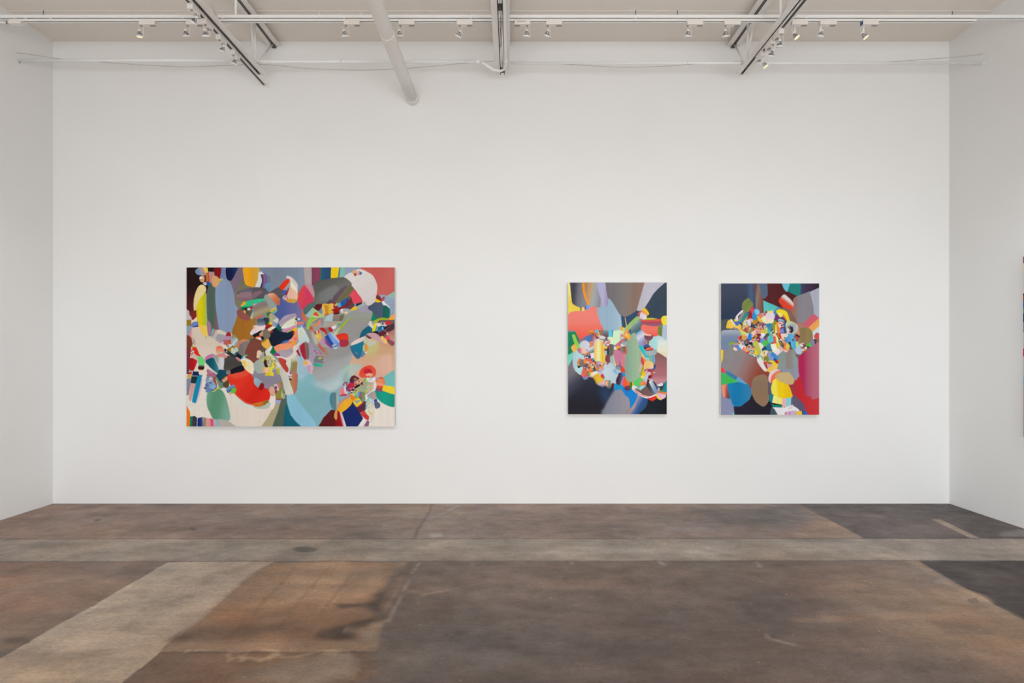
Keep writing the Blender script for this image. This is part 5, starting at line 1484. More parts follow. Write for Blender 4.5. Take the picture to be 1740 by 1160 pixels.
# painting on the right wall, seen nearly edge-on at the frame's right border
def side_painting():
    bands = [('8a4a60',436,448),('e4d8ac',448,466),('d8cfd2',466,499),('38141c',499,504),('a83028',504,512),('3050a0',512,524),
             ('4c9070',524,533),('18286c',533,548),('7c8a88',548,565),('c8c0cc',565,593),('c40c20',593,606),('c8bcc8',606,641),
             ('80b8d0',641,655),('b8a8b8',655,742)]
    Yf = 5.746*.9995; w = 1.15; z1 = at(0, 436, Yf).z; z0 = at(0, 742, Yf).z; h = z1-z0
    W, H = 200, 300
    img = np.zeros((H, W, 3)); rng = np.random.default_rng(11)
    k = W/200.0
    for hx, a, b in bands:
        c = np.array([int(hx[j:j+2], 16)/255 for j in (0, 2, 4)])
        ya, yb = (a-436)/306*H, (b-436)/306*H
        P = catmull([(-5, ya-1), (60, ya-2+rng.uniform(-3, 3)), (130, ya+rng.uniform(-14, 10)), (205, ya+rng.uniform(-20, 14)), (205, H+5), (-5, H+5)], 1)
        stroke(img, P, [c, c*.9], 0, 0, rng, 0, 0, 1)
    pal = ['c83828', '2868a8', 'f0c830', '208868', 'e8dcd4', '403048', '88a8c8', 'e08868']
    for _ in range(46):                              # larger dabs farther along the canvas
        x, y = rng.uniform(30, 190), rng.uniform(20, 280); l, wd, th = rng.uniform(6, 24), rng.uniform(4, 12), rng.uniform(0, 3.14)
        P = [(x+l*math.cos(b)*math.cos(th)-wd*math.sin(b)*math.sin(th), y+l*math.cos(b)*math.sin(th)+wd*math.sin(b)*math.cos(th)) for b in np.arange(0, 6.28, .5)]
        h_ = pal[rng.integers(len(pal))]; c = np.array([int(h_[j:j+2], 16)/255 for j in (0, 2, 4)])
        stroke(img, P, [c, c*.85], math.degrees(th)+90, 0, rng, 0, 0, 1)
    t = thing('painting', (XR-0.008-DEPTH/2, Yf-w/2, z0), 'painting on the right-hand wall, only its far edge showing at the frame border', 'painting')
    MB().box(-DEPTH/2+.0006, DEPTH/2, -w/2, w/2, 0, h).build('stretched_canvas', M['canvas'], t)
    MB().box(DEPTH/2, DEPTH/2+.008, -w/2+.05, w/2-.05, h-.12, h-.06).build('hanging_bar', M['canvas'], t)
    painted_mesh('painted_face', img, 0, 0, w, h, (-DEPTH/2, w/2, 0), t, M['oil'], axis='x')
side_painting()

# ---------------------------------------------------------------- room shell
T = 0.15
struct(MB().box(XL-T, XR+T, D, D+T, -T, ZC+T).build('wall_back', M['wall']))
struct(MB().box(XL-T, XL, YR, D, -T, ZC+T).build('wall_left', M['wall']))
struct(MB().box(XR, XR+T, YR, D, -T, ZC+T).build('wall_right', M['wall']))
b = MB()
WX0, WX1, WZ0, WZ1 = -3.0, 4.2, 0.02, 2.0
b.box(XL-T, WX0, YR-T, YR, -T, ZC+T).box(WX1, XR+T, YR-T, YR, -T, ZC+T).box(WX0, WX1, YR-T, YR, -T, WZ0).box(WX0, WX1, YR-T, YR, WZ1, ZC+T)
struct(b.build('wall_rear', M['wall']))
b = MB()
for i in range(5):
    x = WX0+(WX1-WX0)*i/4; b.box(x-.03, x+.03, YR-.10, YR-.02, WZ0, WZ1)
b.box(WX0, WX1, YR-.10, YR-.02, WZ0, WZ0+.06).box(WX0, WX1, YR-.10, YR-.02, WZ1-.06, WZ1)
struct(b.build('fill_window_1', M['frame']))  # unseen window, added and sized for the fill light it throws
struct(MB().box(XL, XR, YR, D, ZC, ZC+T).build('ceiling', M['ceiling']))
# joint strip across the ceiling near the back wall
ys = 3.151*F/(CY-18.5)
struct(MB().box(XL, XR, ys-.006, ys+.006, ZC-.005, ZC).build('trim_1', M['steel']))
# unseen panel added under the ceiling for fill light, behind the picture's upper edge
SKX, SKY, SKW, SKH = FILL_TOP_POS
b = MB().box(SKX-SKW/2-.06, SKX+SKW/2+.06, SKY-SKH/2-.06, SKY+SKH/2+.06, ZC-.03, ZC)
struct(b.build('fill_window_2', M['diffuser']))

# ---------------------------------------------------------------- floor
def vnoise(rng, H, W, cy, cx):
    gy, gx = max(2, int(cy)+2), max(2, int(cx)+2)
    g = rng.uniform(-1, 1, (gy, gx))
    y = np.linspace(0, gy-1.001, H); x = np.linspace(0, gx-1.001, W)
    iy, ix = y.astype(int), x.astype(int); fy, fx = y-iy, x-ix
    fy = fy*fy*(3-2*fy); fx = fx*fx*(3-2*fx)
    a = g[iy][:, ix]; b_ = g[iy][:, ix+1]; c = g[iy+1][:, ix]; d = g[iy+1][:, ix+1]
    return (a*(1-fx)+b_*fx)*(1-fy[:, None])+(c*(1-fx)+d*fx)*fy[:, None]
def fbm(rng, H, W, wy, wx, f0, oct=5, gain=.55):
    o = np.zeros((H, W)); a = 1
    for i in range(oct):
        o += a*vnoise(rng, H, W, wy*f0*2**i, wx*f0*2**i); a *= gain
    return o

def build_floor():
    Y0, Y1 = 2.85, D
    W = 1240; H = 560
    wx, wy = XR-XL, Y1-Y0
    kx, ky = W/wx, H/wy
    rng = np.random.default_rng(21)
    def fl(px, py):
        Y = CAMH*F/(max(py, 855.0)-CY); return ((px-CX)*Y/F, Y)
    img = np.zeros((H, W, 3)); img[:] = np.array([110, 94, 82])/255
    w1 = fbm(rng, H, W, wy, wx, 3.0, 5)*6; w2 = fbm(rng, H, W, wy, wx, 3.0, 5)*6
    mul = [1.0]
    def put(cols, pts, ang=0, fe=0, warp=1.0, alpha=1.0, smooth=False):
        P = [fl(x, y) for x, y in pts]
        P = np.array([((x-XL)*kx, (Y1-y)*ky) for x, y in P])
        if smooth: P = catmull(P)
        cs = [np.array([int(h[j:j+2], 16)/255 for j in (0, 2, 4)])*mul[0] for h in cols.split(',')]
        base = img.copy() if alpha < 1 else None
        stroke(img, P, cs, ang, fe, rng, 0, 0, 1, 0.0, (w1*warp, w2*warp))
        if alpha < 1: img[:] = base*(1-alpha)+img*alpha
    mul[0] = 1.13
    # far band
    put('766358,7c6a5e,74635a', [(-500,840),(1800,840),(2100,916),(-700,916)], 0, 0, 0)
    put('7c6455', [(-300,860),(380,860),(250,916),(-400,916)], 0, 14, 2, .6)
    put('84705f', [(400,858),(780,857),(760,890),(430,905)], 0, 12, 2, .6)
    put('66564d', [(250,880),(690,878),(640,916),(200,916)], 0, 12, 2, .6)
    put('847161', [(690,857),(800,857),(740,916),(650,916)], 0, 5, 1, .75)
    put('6a5a50', [(830,868),(1330,862),(1300,900),(800,910)], 0, 14, 2, .65)
    put('58504a', [(1180,868),(1370,862),(1390,888),(1250,890)], 0, 9, 2, .7)
    put('8a705c', [(1380,885),(1425,885),(1475,916),(1320,916)], 0, 7, 1.5, .85)
    put('7f7873', [(1130,880),(1230,884),(1210,905),(1120,905)], 0, 10, 2, .4)
    put('4c423e,463d3a,40383a', [(1356,853),(1900,853),(2100,916),(1471,916)], 0, 0, .15)
    put('5c504c', [(1430,870),(1560,865),(1620,900),(1480,912)], 0, 10, 2, .6)
    put('6a5c54', [(1500,884),(1600,880),(1630,905),(1560,910)], 0, 8, 2, .5)
    put('8c7c6c', [(1583,882),(1598,882),(1664,914),(1648,914)], 0, 0, .1)
    put('7c746c', [(1705,905),(1740,898),(1820,900),(1820,914),(1700,912)], 0, 3, 1, .9)
    mul[0] = 1.02
    # pale strip
    put('877b6d,8b7c6c,8c8072,918474,948777,8c7e70,85786c', [(-900,916.5),(2400,914.5),(2600,951),(-1000,954.5)], 0, 0, 0.12)
    put('9c8f80', [(900,925),(1400,920),(1400,940),(900,945)], 0, 8, 2, .45)
    put('9a8e7e', [(440,920),(560,920),(560,950),(440,950)], 0, 8, 2, .5)
    mul[0] = 0.90
    # main slabs
    put('6c5d53,6e5f55,74645a', [(664,954.5),(1560,951.5),(2700,1500),(-200,1500)], 90, 0, 0.1)
    put('7a6652,7d6650', [(1100,990),(1240,985),(1260,1060),(1050,1060)], 0, 16, 3, .45)
    put('64544c', [(1000,1000),(1330,1000),(1350,1100),(950,1100)], 0, 25, 3, .6)
    put('7c7066', [(760,975),(1010,975),(980,1040),(760,1050)], 0, 20, 3, .35)
    put('6e4e44', [(1340,1000),(1400,1000),(1390,1040),(1330,1045)], 0, 12, 2, .5)
    put('93765e,987a60', [(1360,960),(1550,955),(1900,1120),(1800,1300),(1560,1130),(1420,1060),(1400,1010)], 0, 22, 4, .85)
    put('a08060', [(1500,1010),(1640,1005),(1760,1080),(1740,1130),(1560,1090)], 0, 18, 3, .75)
    put('a08064', [(1330,1047),(1660,1043),(1660,1052),(1340,1054)], 0, 3, 1.5, .7)
    put('6b5a50', [(1400,1062),(1540,1058),(1640,1110),(1600,1160),(1380,1120)], 0, 22, 3, .55)
    put('80664f', [(1500,1010),(1560,1010),(1560,1030),(1510,1035)], 0, 8, 2, .6)
    put('7a6250', [(1600,1060),(1650,1055),(1670,1070),(1620,1075)], 0, 5, 2, .7)
    put('604c3e', [(1440,988),(1485,988),(1495,1008),(1450,1006)], 0, 0, 1.5, .35)
    put('9a8068', [(1440,992),(1480,990),(1488,1004),(1452,1003)], 0, 2, 1.5, .6)
    mul[0] = 0.95
    # dark slab, right
    put('826b5b', [(690,957),(1330,955),(1400,1000),(1000,1012),(680,1015)], 0, 16, 3, .5)
    put('7c6454', [(760,1020),(900,1015),(900,1060),(740,1060)], 0, 14, 3, .35)
    put('352a25,3a2e28,30262a', [(1560,952.5),(2300,952),(2600,1260),(1742,1056)], 0, 0, .18)
    put('54453c', [(1620,965),(1740,962),(1760,1000),(1680,1000)], 0, 8, 3, .55)
    put('a08468', [(1540,953),(1561,953),(1744,1057),(1735,1064),(1600,985)], 0, 2, .8, .7)
    put('8c8074', [(1600,980),(1614,982),(1610,990),(1592,987)], 0, 1, 1, .9)
    put('5c4a40', [(1636,1016),(1650,1012),(1660,1020),(1645,1023)], 0, 0, 1, .6)
    mul[0] = 1.05
    # left: reddish slab, pale band, orange slab
    put('7e6656,7c6150,75604f', [(-1200,955.5),(283,955.5),(69,1078),(-80,1165),(-1500,1500)], 20, 0, .35)
    put('8a6c55', [(-100,990),(220,970),(60,1060),(-100,1100)], 0, 18, 3, .5)
    put('65544a', [(150,955),(283,955),(240,985),(140,985)], 0, 7, 2, .5)
    put('463628', [(-10,1083),(35,1083),(40,1093),(-10,1096)], 0, 4, 1.5, .8)
    put('5e564a', [(-60,1105),(28,1102),(10,1122),(-80,1130)], 0, 3, 2, .8)
    mul[0] = 1.17
    put('90816f,978571,95836d', [(283,955.5),(466,954),(440,968),(400,1000),(345,1052),(290,1090),(276,1108),(200,1165),(140,1240),(-700,1500),(-400,1300),(-60,1152),(69,1078)], 30, 0, .3)
    put('9e8b72', [(40,1110),(240,1070),(160,1165),(-40,1165)], 0, 20, 3, .55)
    put('a38f7a', [(140,1050),(220,1030),(200,1080),(120,1090)], 0, 12, 2, .4)
    put('8a7c6c', [(300,960),(400,960),(340,1000),(240,1010)], 0, 12, 2, .5)
    put('a09280', [(283,957),(287,957),(73,1082),(66,1082)], 0, 0.6, .3, .6)
    put('76695c', [(462,955),(466,956),(440,970),(398,1003),(343,1055),(286,1092),(282,1090),(340,1052),(396,1000),(436,968)], 0, 1.5, .5, .7)
    mul[0] = 0.94
    # orange square
    put('967859,9e7a5a,926e50', [(466,956),(674,955),(660,985),(640,1035),(618,1082),(600,1090),(289,1091),(345,1052),(400,1000),(440,968)], 0, 0, .3)
    put('bd9874', [(470,960),(665,958),(640,1010),(430,1025)], 0, 14, 3, .75)
    put('a5633a', [(400,1030),(450,1020),(440,1060),(390,1062)], 0, 12, 2, .5)
    put('5c432f', [(330,1068),(560,1066),(600,1090),(292,1091)], 0, 8, 3, .75)
    put('2e2018', [(655,985),(662,980),(630,1060),(612,1088),(560,1090),(575,1072),(612,1050),(632,1010)], 0, 5, 3, .85)
    put('3c2b20', [(575,1020),(618,1018),(618,1026),(580,1028)], 0, 2.5, 2, .7)
    put('3a2c22', [(295,1083),(350,1082),(352,1090),(290,1091)], 0, 3, 2, .7)
    put('6c4e34', [(500,1048),(620,1040),(600,1075),(520,1078)], 0, 10, 3, .5)
    for a, b_ in (((502,958),(430,1048)), ((560,962),(470,1070)), ((600,970),(545,1040))):
        put('5a4532', [a, (a[0]+3,a[1]), (b_[0]+6,b_[1]), b_], 0, 1.5, .5, .28)
    mul[0] = 1.0
    # strip right of the square, band below it
    put('85705c,8a735c', [(674,955),(692,955),(676,1000),(655,1050),(640,1108),(276,1108),(289,1091),(600,1090),(618,1082),(640,1035),(660,985)], 0, 1, .3)
    put('9c7c5e', [(310,1094),(640,1092),(638,1107),(290,1107)], 0, 4, 1, .7)
    put('7c6552', [(692,960),(740,960),(720,1040),(665,1060)], 0, 14, 2, .6)
    put('35261c', [(664,968),(668,972),(655,1000),(638,1045),(622,1080),(606,1089),(560,1090),(590,1074),(616,1045),(636,1010)], 0, 4, 2.5, .8)
    put('4a3626', [(560,1080),(612,1070),(604,1090),(545,1090)], 0, 3, 3, .6)
    # bottom slab
    put('6e5542,72563f,6a523f', [(276,1108),(642,1108),(600,1165),(560,1300),(60,1300),(205,1165)], 0, 0, .35)
    put('b09e80,bba684', [(325,1110),(600,1109),(585,1116),(540,1117),(420,1114),(330,1114)], 0, 1.5, 4, .6)
    put('998a78', [(420,1128),(560,1118),(594,1122),(590,1160),(430,1160)], 0, 7, 3, .8)
    put('b5a68c', [(560,1116),(597,1114),(590,1134),(565,1128)], 0, 4, 4, .5)
    put('6e523c', [(600,1110),(640,1110),(620,1165),(575,1165),(590,1135)], 0, 1, 2, .9)
    # pale scuffs near the square's lower right corner
    put('a39480', [(618,1056),(640,1052),(680,1078),(694,1088),(670,1092),(630,1074)], 0, 4, 5, .5)
    put('c4b598', [(618,1066),(648,1064),(640,1073),(622,1074)], 0, 1, 6, .55)
    put('8e7f70', [(650,1110),(720,1100),(740,1130),(650,1165),(610,1165)], 0, 12, 3, .55)
    put('5f5850', [(650,1120),(780,1125),(760,1165),(620,1165)], 0, 18, 3, .45)
    # chalk line, arcs, scratches
    for q in ([(711,955),(714,955),(700,975),(697,975)], [(694,984),(696,984),(688,1002),(685,1002)], [(682,1010),(685,1010),(660,1056),(655,1056)]):
        put('b4ab9e', q, 0, 0.4, .1, .8)
    put('4a4040', [(733,857),(736,857),(707,914),(702,916),(700,916),(716,888)], 0, 0.8, .25, .55)
    put('9a9a9c', [(778,858),(785,858),(730,882),(726,881)], 0, 0.8, .3, .6)
    put('3c3430', [(-900,915.2),(2400,913.6),(2400,914.6),(-900,916.4)], 0, 0.5, .05, .55)
    put('5c5046', [(-900,953.8),(2400,950.8),(2400,952.4),(-900,955.4)], 0, 0.5, .08, .6)
    put('4a3c32', [(276,1107.5),(640,1107.5),(640,1109),(276,1109)], 0, .5, .1, .7)
    for q in ([(799,956),(803,956),(802,962),(798,962)], [(968,955),(973,955),(976,960),(970,960)], [(1118,954),(1124,954),(1134,962),(1126,962)], [(1282,954),(1288,954),(1296,964),(1288,964)],
              [(1306,1078),(1312,1075),(1318,1085),(1360,1096),(1352,1098),(1310,1086)], [(1080,911),(1100,911),(1098,915),(1082,915)], [(735,905),(758,904),(755,914),(732,914)]):
        put('a89a8a', q, 0, 0.8, .6, .6)
    arc = [(709+0,1026),(707,1014),(722,1006),(766,1001),(768,1003),(726,1009),(712,1016),(714,1030)]
    put('94806e', arc, 0, .8, .3, .7)
    # round grate mark and small stains
    put('4e463e', [(497,933),(505,929.5),(520,929),(534,931),(533,935),(520,938),(503,937)], 0, 0.8, .5, .6, True)
    for x, y, s in ((761,1077,6),(783,1075,9),(815,1093,5),(865,1069,6),(1178,1127,7),(390,1015,0),(962,982,5),(590,1019,0),(330,898,7),(160,884,7),(1500,983,0)):
        if s: put('474340', [(x-s,y),(x,y-s*.38),(x+s,y),(x,y+s*.38)], 0, 1, .4, .75, True)
    for x, y, s in ((917,1015,7),(871,1083,9),(930,1132,8),(857,1146,9),(872,1098,10),(1060,1060,9)):
        put('4f3c33', [(x-s,y),(x,y-s*.38),(x+s,y),(x,y+s*.38)], 0, 1, .5, .5, True)
    for x, y, s in ((917,1015,4),(930,1132,5)):
        put('76685c', [(x-s,y),(x,y-s*.38),(x+s,y),(x,y+s*.38)], 0, .6, .3, .6, True)
    for _ in range(150):                                 # tiny paint specks
        x, y = rng.uniform(640, 1700), rng.uniform(965, 1160); s = rng.uniform(.6, 1.6)
        put('b8ab9c', [(x-s,y),(x,y-s*.4),(x+s,y),(x,y+s*.4)], 0, 0, 0, rng.uniform(.3, .9))
    # mottling of the old concrete
    n1 = fbm(rng, H, W, wy, wx, 1.2, 6, .6); n2 = fbm(rng, H, W, wy, wx, 5, 5, .65); n3 = fbm(rng, H, W, wy*1.5, wx*.5, 4, 5, .6)
    img = img*(1+.05*n1+.075*n2+.07*n3)[..., None]*np.array([1.0, .985, 1.0])
    tint = fbm(rng, H, W, wy, wx, 1.6, 4)*.025
    img[..., 0] *= 1+tint; img[..., 2] *= 1-tint
    sp = vnoise(rng, H, W, H*.5, W*.5); img = np.where((sp > .93)[..., None], img*.72, img); img = np.where((sp < -.95)[..., None], img*1.18, img)
    # columns span the room; rows fine where the photo sees the floor, coarse behind the camera
    xs = XL+(np.arange(W)+.5)/kx; xs[0], xs[-1] = XL-.02, XR+.02
    yf = Y1-(np.arange(H)+.5)/ky; yf[0] = D+.02
    extra = np.array([2.5, 1.5, 0, -1.5, YR-.02])
    ys_ = np.concatenate([yf, extra])
    far = np.broadcast_to(np.array([108, 92, 80])/255, (len(extra), W, 3)).copy(); far[2:] = np.array([176, 168, 158])/255  # unseen floor behind camera made paler, added to bounce light onto the walls
    col = np.concatenate([img, far], 0)
    Hh = len(ys_)
    X, Y = np.meshgrid(xs, ys_)
    co = np.zeros((Hh*W, 3), np.float32); co[:, 0] = X.ravel(); co[:, 1] = Y.ravel()
    idx = np.arange(Hh*W).reshape(Hh, W)
    q = np.stack([idx[1:, :-1], idx[1:, 1:], idx[:-1, 1:], idx[:-1, :-1]], -1).reshape(-1, 4)
    me = bpy.data.meshes.new('floor')
    me.vertices.add(Hh*W); me.vertices.foreach_set('co', co.ravel())
    nf = len(q); me.loops.add(nf*4); me.polygons.add(nf)
    me.loops.foreach_set('vertex_index', q.ravel().astype(np.int32))
    me.polygons.foreach_set('loop_start', np.arange(0, nf*4, 4, dtype=np.int32))
    me.update(calc_edges=True)
    ca = me.color_attributes.new('pigment', 'FLOAT_COLOR', 'POINT')
    c = np.ones((Hh*W, 4), np.float32); c[:, :3] = np.clip(lin(np.clip(col.reshape(-1, 3), 0, 1)), 0.003, 0.9)
    ca.data.foreach_set('color', c.ravel())
    m = bpy.data.materials.new('old_concrete'); m.use_nodes = True
    nt = m.node_tree; N = nt.nodes; L = nt.links; bs = N['Principled BSDF']
    a = N.new('ShaderNodeAttribute'); a.attribute_name = 'pigment'
    tc = N.new('ShaderNodeTexCoord')
    def noise(scale, detail, rough=.6, stretch=None):
        n = N.new('ShaderNodeTexNoise'); n.inputs['Scale'].default_value = scale; n.inputs['Detail'].default_value = detail
        n.inputs['Roughness'].default_value = rough
        if stretch:
            mp = N.new('ShaderNodeMapping'); mp.inputs['Scale'].default_value = stretch
            L.new(tc.outputs['Object'], mp.inputs['Vector']); L.new(mp.outputs['Vector'], n.inputs['Vector'])
        else: L.new(tc.outputs['Object'], n.inputs['Vector'])
        return n
    def rng_(n, lo, hi, f0=.3, f1=.7):
        r = N.new('ShaderNodeMapRange'); r.inputs['From Min'].default_value = f0; r.inputs['From Max'].default_value = f1
        r.inputs['To Min'].default_value = lo; r.inputs['To Max'].default_value = hi
        L.new(n.outputs['Fac'], r.inputs['Value']); return r
    g1 = rng_(noise(45, 8, .7), .78, 1.22); g2 = rng_(noise(9, 6, .65, (1, 3, 1)), .90, 1.10)
    g3 = rng_(noise(160, 3, .6), .90, 1.10)
    mu = N.new('ShaderNodeMath'); mu.operation = 'MULTIPLY'; L.new(g1.outputs[0], mu.inputs[0]); L.new(g2.outputs[0], mu.inputs[1])
    mu2 = N.new('ShaderNodeMath'); mu2.operation = 'MULTIPLY'; L.new(mu.outputs[0], mu2.inputs[0]); L.new(g3.outputs[0], mu2.inputs[1])
    mu3 = N.new('ShaderNodeMath'); mu3.operation = 'MULTIPLY'; L.new(mu2.outputs[0], mu3.inputs[0]); mu3.inputs[1].default_value = FLOOR_GAIN
    vs = N.new('ShaderNodeVectorMath'); vs.operation = 'SCALE'
    L.new(a.outputs['Color'], vs.inputs[0]); L.new(mu3.outputs[0], vs.inputs['Scale']); L.new(vs.outputs['Vector'], bs.inputs['Base Color'])
    rr = rng_(noise(6, 5), .45, .7); L.new(rr.outputs[0], bs.inputs['Roughness'])
    bp = N.new('ShaderNodeBump'); bp.inputs['Strength'].default_value = .25; bp.inputs['Distance'].default_value = .004
    L.new(noise(60, 6, .65).outputs['Fac'], bp.inputs['Height']); L.new(bp.outputs['Normal'], bs.inputs['Normal'])
    me.materials.append(m)
    o = bpy.data.objects.new('floor', me); C.objects.link(o); struct(o)
build_floor()

# ---------------------------------------------------------------- bar joists
def joist(xb, xt, label, gap=0.011, tgap=0.016, strip='slot', yend=6.46):
    t = thing('steel_joist', (xb, yend, 4.13), label, 'roof joist', 'roof joists')
    def P(x, y, z): return (x-xb, y-yend, z-4.13)
    leg, th = 0.055, 0.006
    y0 = YR+.01
    for s in (-1, 1):                                   # pairs of angles back to back
        b = MB(); a, c = sorted((s*gap/2, s*(gap/2+leg)))
        b.box(a, c, y0-yend, 0, 0, th)
        v = s*gap/2; b.box(min(v, v+s*th), max(v, v+s*th), y0-yend, 0, 0, leg)
        b.build('bottom_chord_angle', M['steel'], t)
        a, c = sorted((s*tgap/2, s*(tgap/2+leg))); v = s*tgap/2
        b = MB(); zt = ZC-4.13-.004; dx = xt-xb
        b.box(dx+a, dx+c, y0-yend, 6.78-yend, zt-.05, zt-.05+th)
        b.box(dx+min(v, v+s*th), dx+max(v, v+s*th), y0-yend, 6.78-yend, zt-.05, zt)
        b.build('top_chord_angle', M['steel'], t)
    zt = ZC-.055
    nodes = [(6.74, zt, 1), (6.33, 4.15, 0), (6.17, zt, 1)]
    y = 5.58; k = 0
    while y > YR+.3:
        nodes.append((y, 4.15 if k % 2 == 0 else zt, k % 2)); y -= .62; k += 1
    for (ya, za, ia), (yb_, zb, ib) in zip(nodes, nodes[1:]):
        MB().tube([P((xt if ia else xb), ya, za), P((xt if ib else xb), yb_, zb)], 0.0085, 8).build('web_bar', M['steel'], t)
    for y in (6.40, 5.25, 4.0):
        MB().box(-gap/2+.0005, gap/2-.0005, y-.03-yend, y+.03-yend, .004, .03).build('spacer_block', M['slot'], t)
    MB().box(xt-xb-tgap/2, xt-xb+tgap/2, y0-yend, 6.775-yend, ZC-4.13-.02, ZC-4.13-.006).build('chord_gap_strip', M[strip], t)  # added strip; slot colour paints the shade inside the chord gap
    MB().box(xt-xb-.018, xt-xb+.018, 6.735-yend, D-.003-yend, ZC-4.13-.07, ZC-4.13-.055).build('bearing_seat', M['slot'], t)
    return t
joist(-2.395, -2.375, 'left steel bar joist under the ceiling, running to the wall above the largest painting')
joist(-0.10, -0.10, 'middle steel bar joist, seen end-on just right of the thick slanting pipe', gap=.032, tgap=.03, strip='steel')
joist(2.157, 2.185, 'right steel bar joist, leading to the wall above the rightmost painting')

# ---------------------------------------------------------------- thick pipe
t = thing('ceiling_pipe', (-1.0, D, 4.02), 'thick white painted pipe running under the ceiling and into the back wall', 'pipe')
MB().tube([(0, y-D, 0) for y in (6.795, 6.2, 5.4, 4.6, 3, 0, YR+.005)], 0.0565, 32).build('pipe', M['pipe'], t)
MB().tube([(0, 6.70-D, 0), (0, 6.715-D, 0), (0, 6.78-D, 0), (0, 6.798-D, 0)], [0.0585, 0.062, 0.062, 0.060], 32).build('wall_collar', M['pipe'], t)
MB().tube([(0, 5.40-D, 0), (0, 5.412-D, 0), (0, 5.47-D, 0), (0, 5.482-D, 0)], [0.0575, 0.0595, 0.0595, 0.0575], 32).build('coupling', M['pipe'], t)

# ---------------------------------------------------------------- cross channel with track
YS = 5.68
def zc(py, Y=YS): return CAMH+(CY-py)*Y/F
t = thing('support_channel', (0, YS+.02, zc(30)), 'long white slotted steel channel spanning wall to wall above the lighting track', 'steel channel')
b = MB(); zb = 0; zt = zc(25)-zc(30)
b.box(XL+.002, XR-.002, -.02, -.018, zb, zt).box(XL+.002, XR-.002, .018, .02, zb, zt).box(XL+.002, XR-.002, -.018, .018, zt-.002, zt)
b.box(XL+.002, XR-.002, -.018, -.011, zb, zb+.002).box(XL+.002, XR-.002, .011, .018, zb, zb+.002)
b.build('channel', M['strut'], t)
MB().box(XL+.1, XR-.1, -.0105, .0105, zt-.006, zt-.0025).build('slotted_web', M['slotweb'], t)
for px, hh, m in ((71, 16, 'bolt'), (541, 18, 'strut'), (613, 17, 'strut'), (1081, 16, 'bolt'), (1152, 16, 'bolt'), (1621, 17, 'bolt'), (801, 19, 'strut')):
    X = (px-CX)*YS/F
    b = MB().tube([(X, 0, zt-.012), (X, 0, zt+(25-hh)*YS/F)], .0042, 8).tube([(X, 0, zt), (X, 0, zt+.007)], .009, 6)
    o = b.build('hanger_bolt', M[m], t)
for x_ in (24, 43, 85, 310, 378, 585, 800, 1080, 1370):
    X = (x_-CX)*YS/F; MB().box(X-.005, X+.005, -.021, .021, zc(31.5)-zc(30), .004).build('track_clip', M['strut'], t)

def hanger(px, label):
    X = (px-CX)*5.74/F
    t = thing('hanger_tube', (X, 5.70, zc(25)), label, 'hanger', 'hanger tubes of the channel')
    MB().tube([(0, 0, .002), (0, 0, ZC-zc(25)-.006)], .0095, 12).build('tube', M['strut'], t)
    MB().tube([(0, 0, ZC-zc(25)-.01), (0, 0, ZC-zc(25)-.002)], .014, 16).build('ceiling_flange', M['strut'], t)
hanger(404, 'short white vertical tube rising from the channel beside the left joist')
hanger(1323, 'short white vertical tube rising from the channel beside the right joist')

def track(p0, p1, label, name='lighting_track'):
    """p0, p1: ends of the top centre line"""
    p0, p1 = Vector(p0), Vector(p1); Ln = (p1-p0).length
    t = thing(name, p0, label, 'light track'); t.rotation_euler = (0, 0, math.atan2((p1-p0).y, (p1-p0).x))
    w, h = .0175, .0185
    b = MB().box(0, Ln, -w, -w+.004, -h, 0).box(0, Ln, w-.004, w, -h, 0).box(0, Ln, -w+.004, w-.004, -.003, 0)
    b.build('housing', M['track'], t)
    MB().box(.01, Ln-.01, -w+.0045, w-.0045, -.010, -.0032).build('conductor_insert', M['slot'], t)
    MB().box(-.004, 0, -w, w, -h, 0).build('end_cap', M['lampwhite'], t)
    MB().box(Ln, Ln+.004, -w, w, -h, 0).build('end_cap', M['lampwhite'], t)
    return t
ztr = zc(31.7)
track(((15-CX)*YS/F, YS+.0195, ztr), ((1659-CX)*YS/F, YS+.0195, ztr), 'white lighting track running crosswise below the slotted channel')
XTL, XTR, ZT = -2.43, 2.172, 4.128
track((XTL, 6.68, ZT), (XTL, 0.6, ZT), 'white lighting track fixed lengthwise beneath the left joist')
track((XTR, 6.05, ZT), (XTR, 0.6, ZT), 'white lighting track fixed lengthwise beneath the right joist')
# power feed at the left end of the cross track
t = thing('power_feed', ((26-CX)*YS/F, YS+.02, ztr-.012), 'small white feed box at the left end of the crosswise track', 'feed box')
MB().box(-.055, .045, -.024, .022, -.028, .006).build('housing', M['box'], t, bevel=.002)
MB().tube([(-.055, 0, -.012), (-.10, 0, -.010), (-.15, 0, -.006), (-.9, 0, -.006)], .008, 10).build('cable', M['lampwhite'], t)
MB().tube([(-.075, 0, -.012), (-.088, 0, -.012)], .012, 10).build('connector', M['bolt'], t)

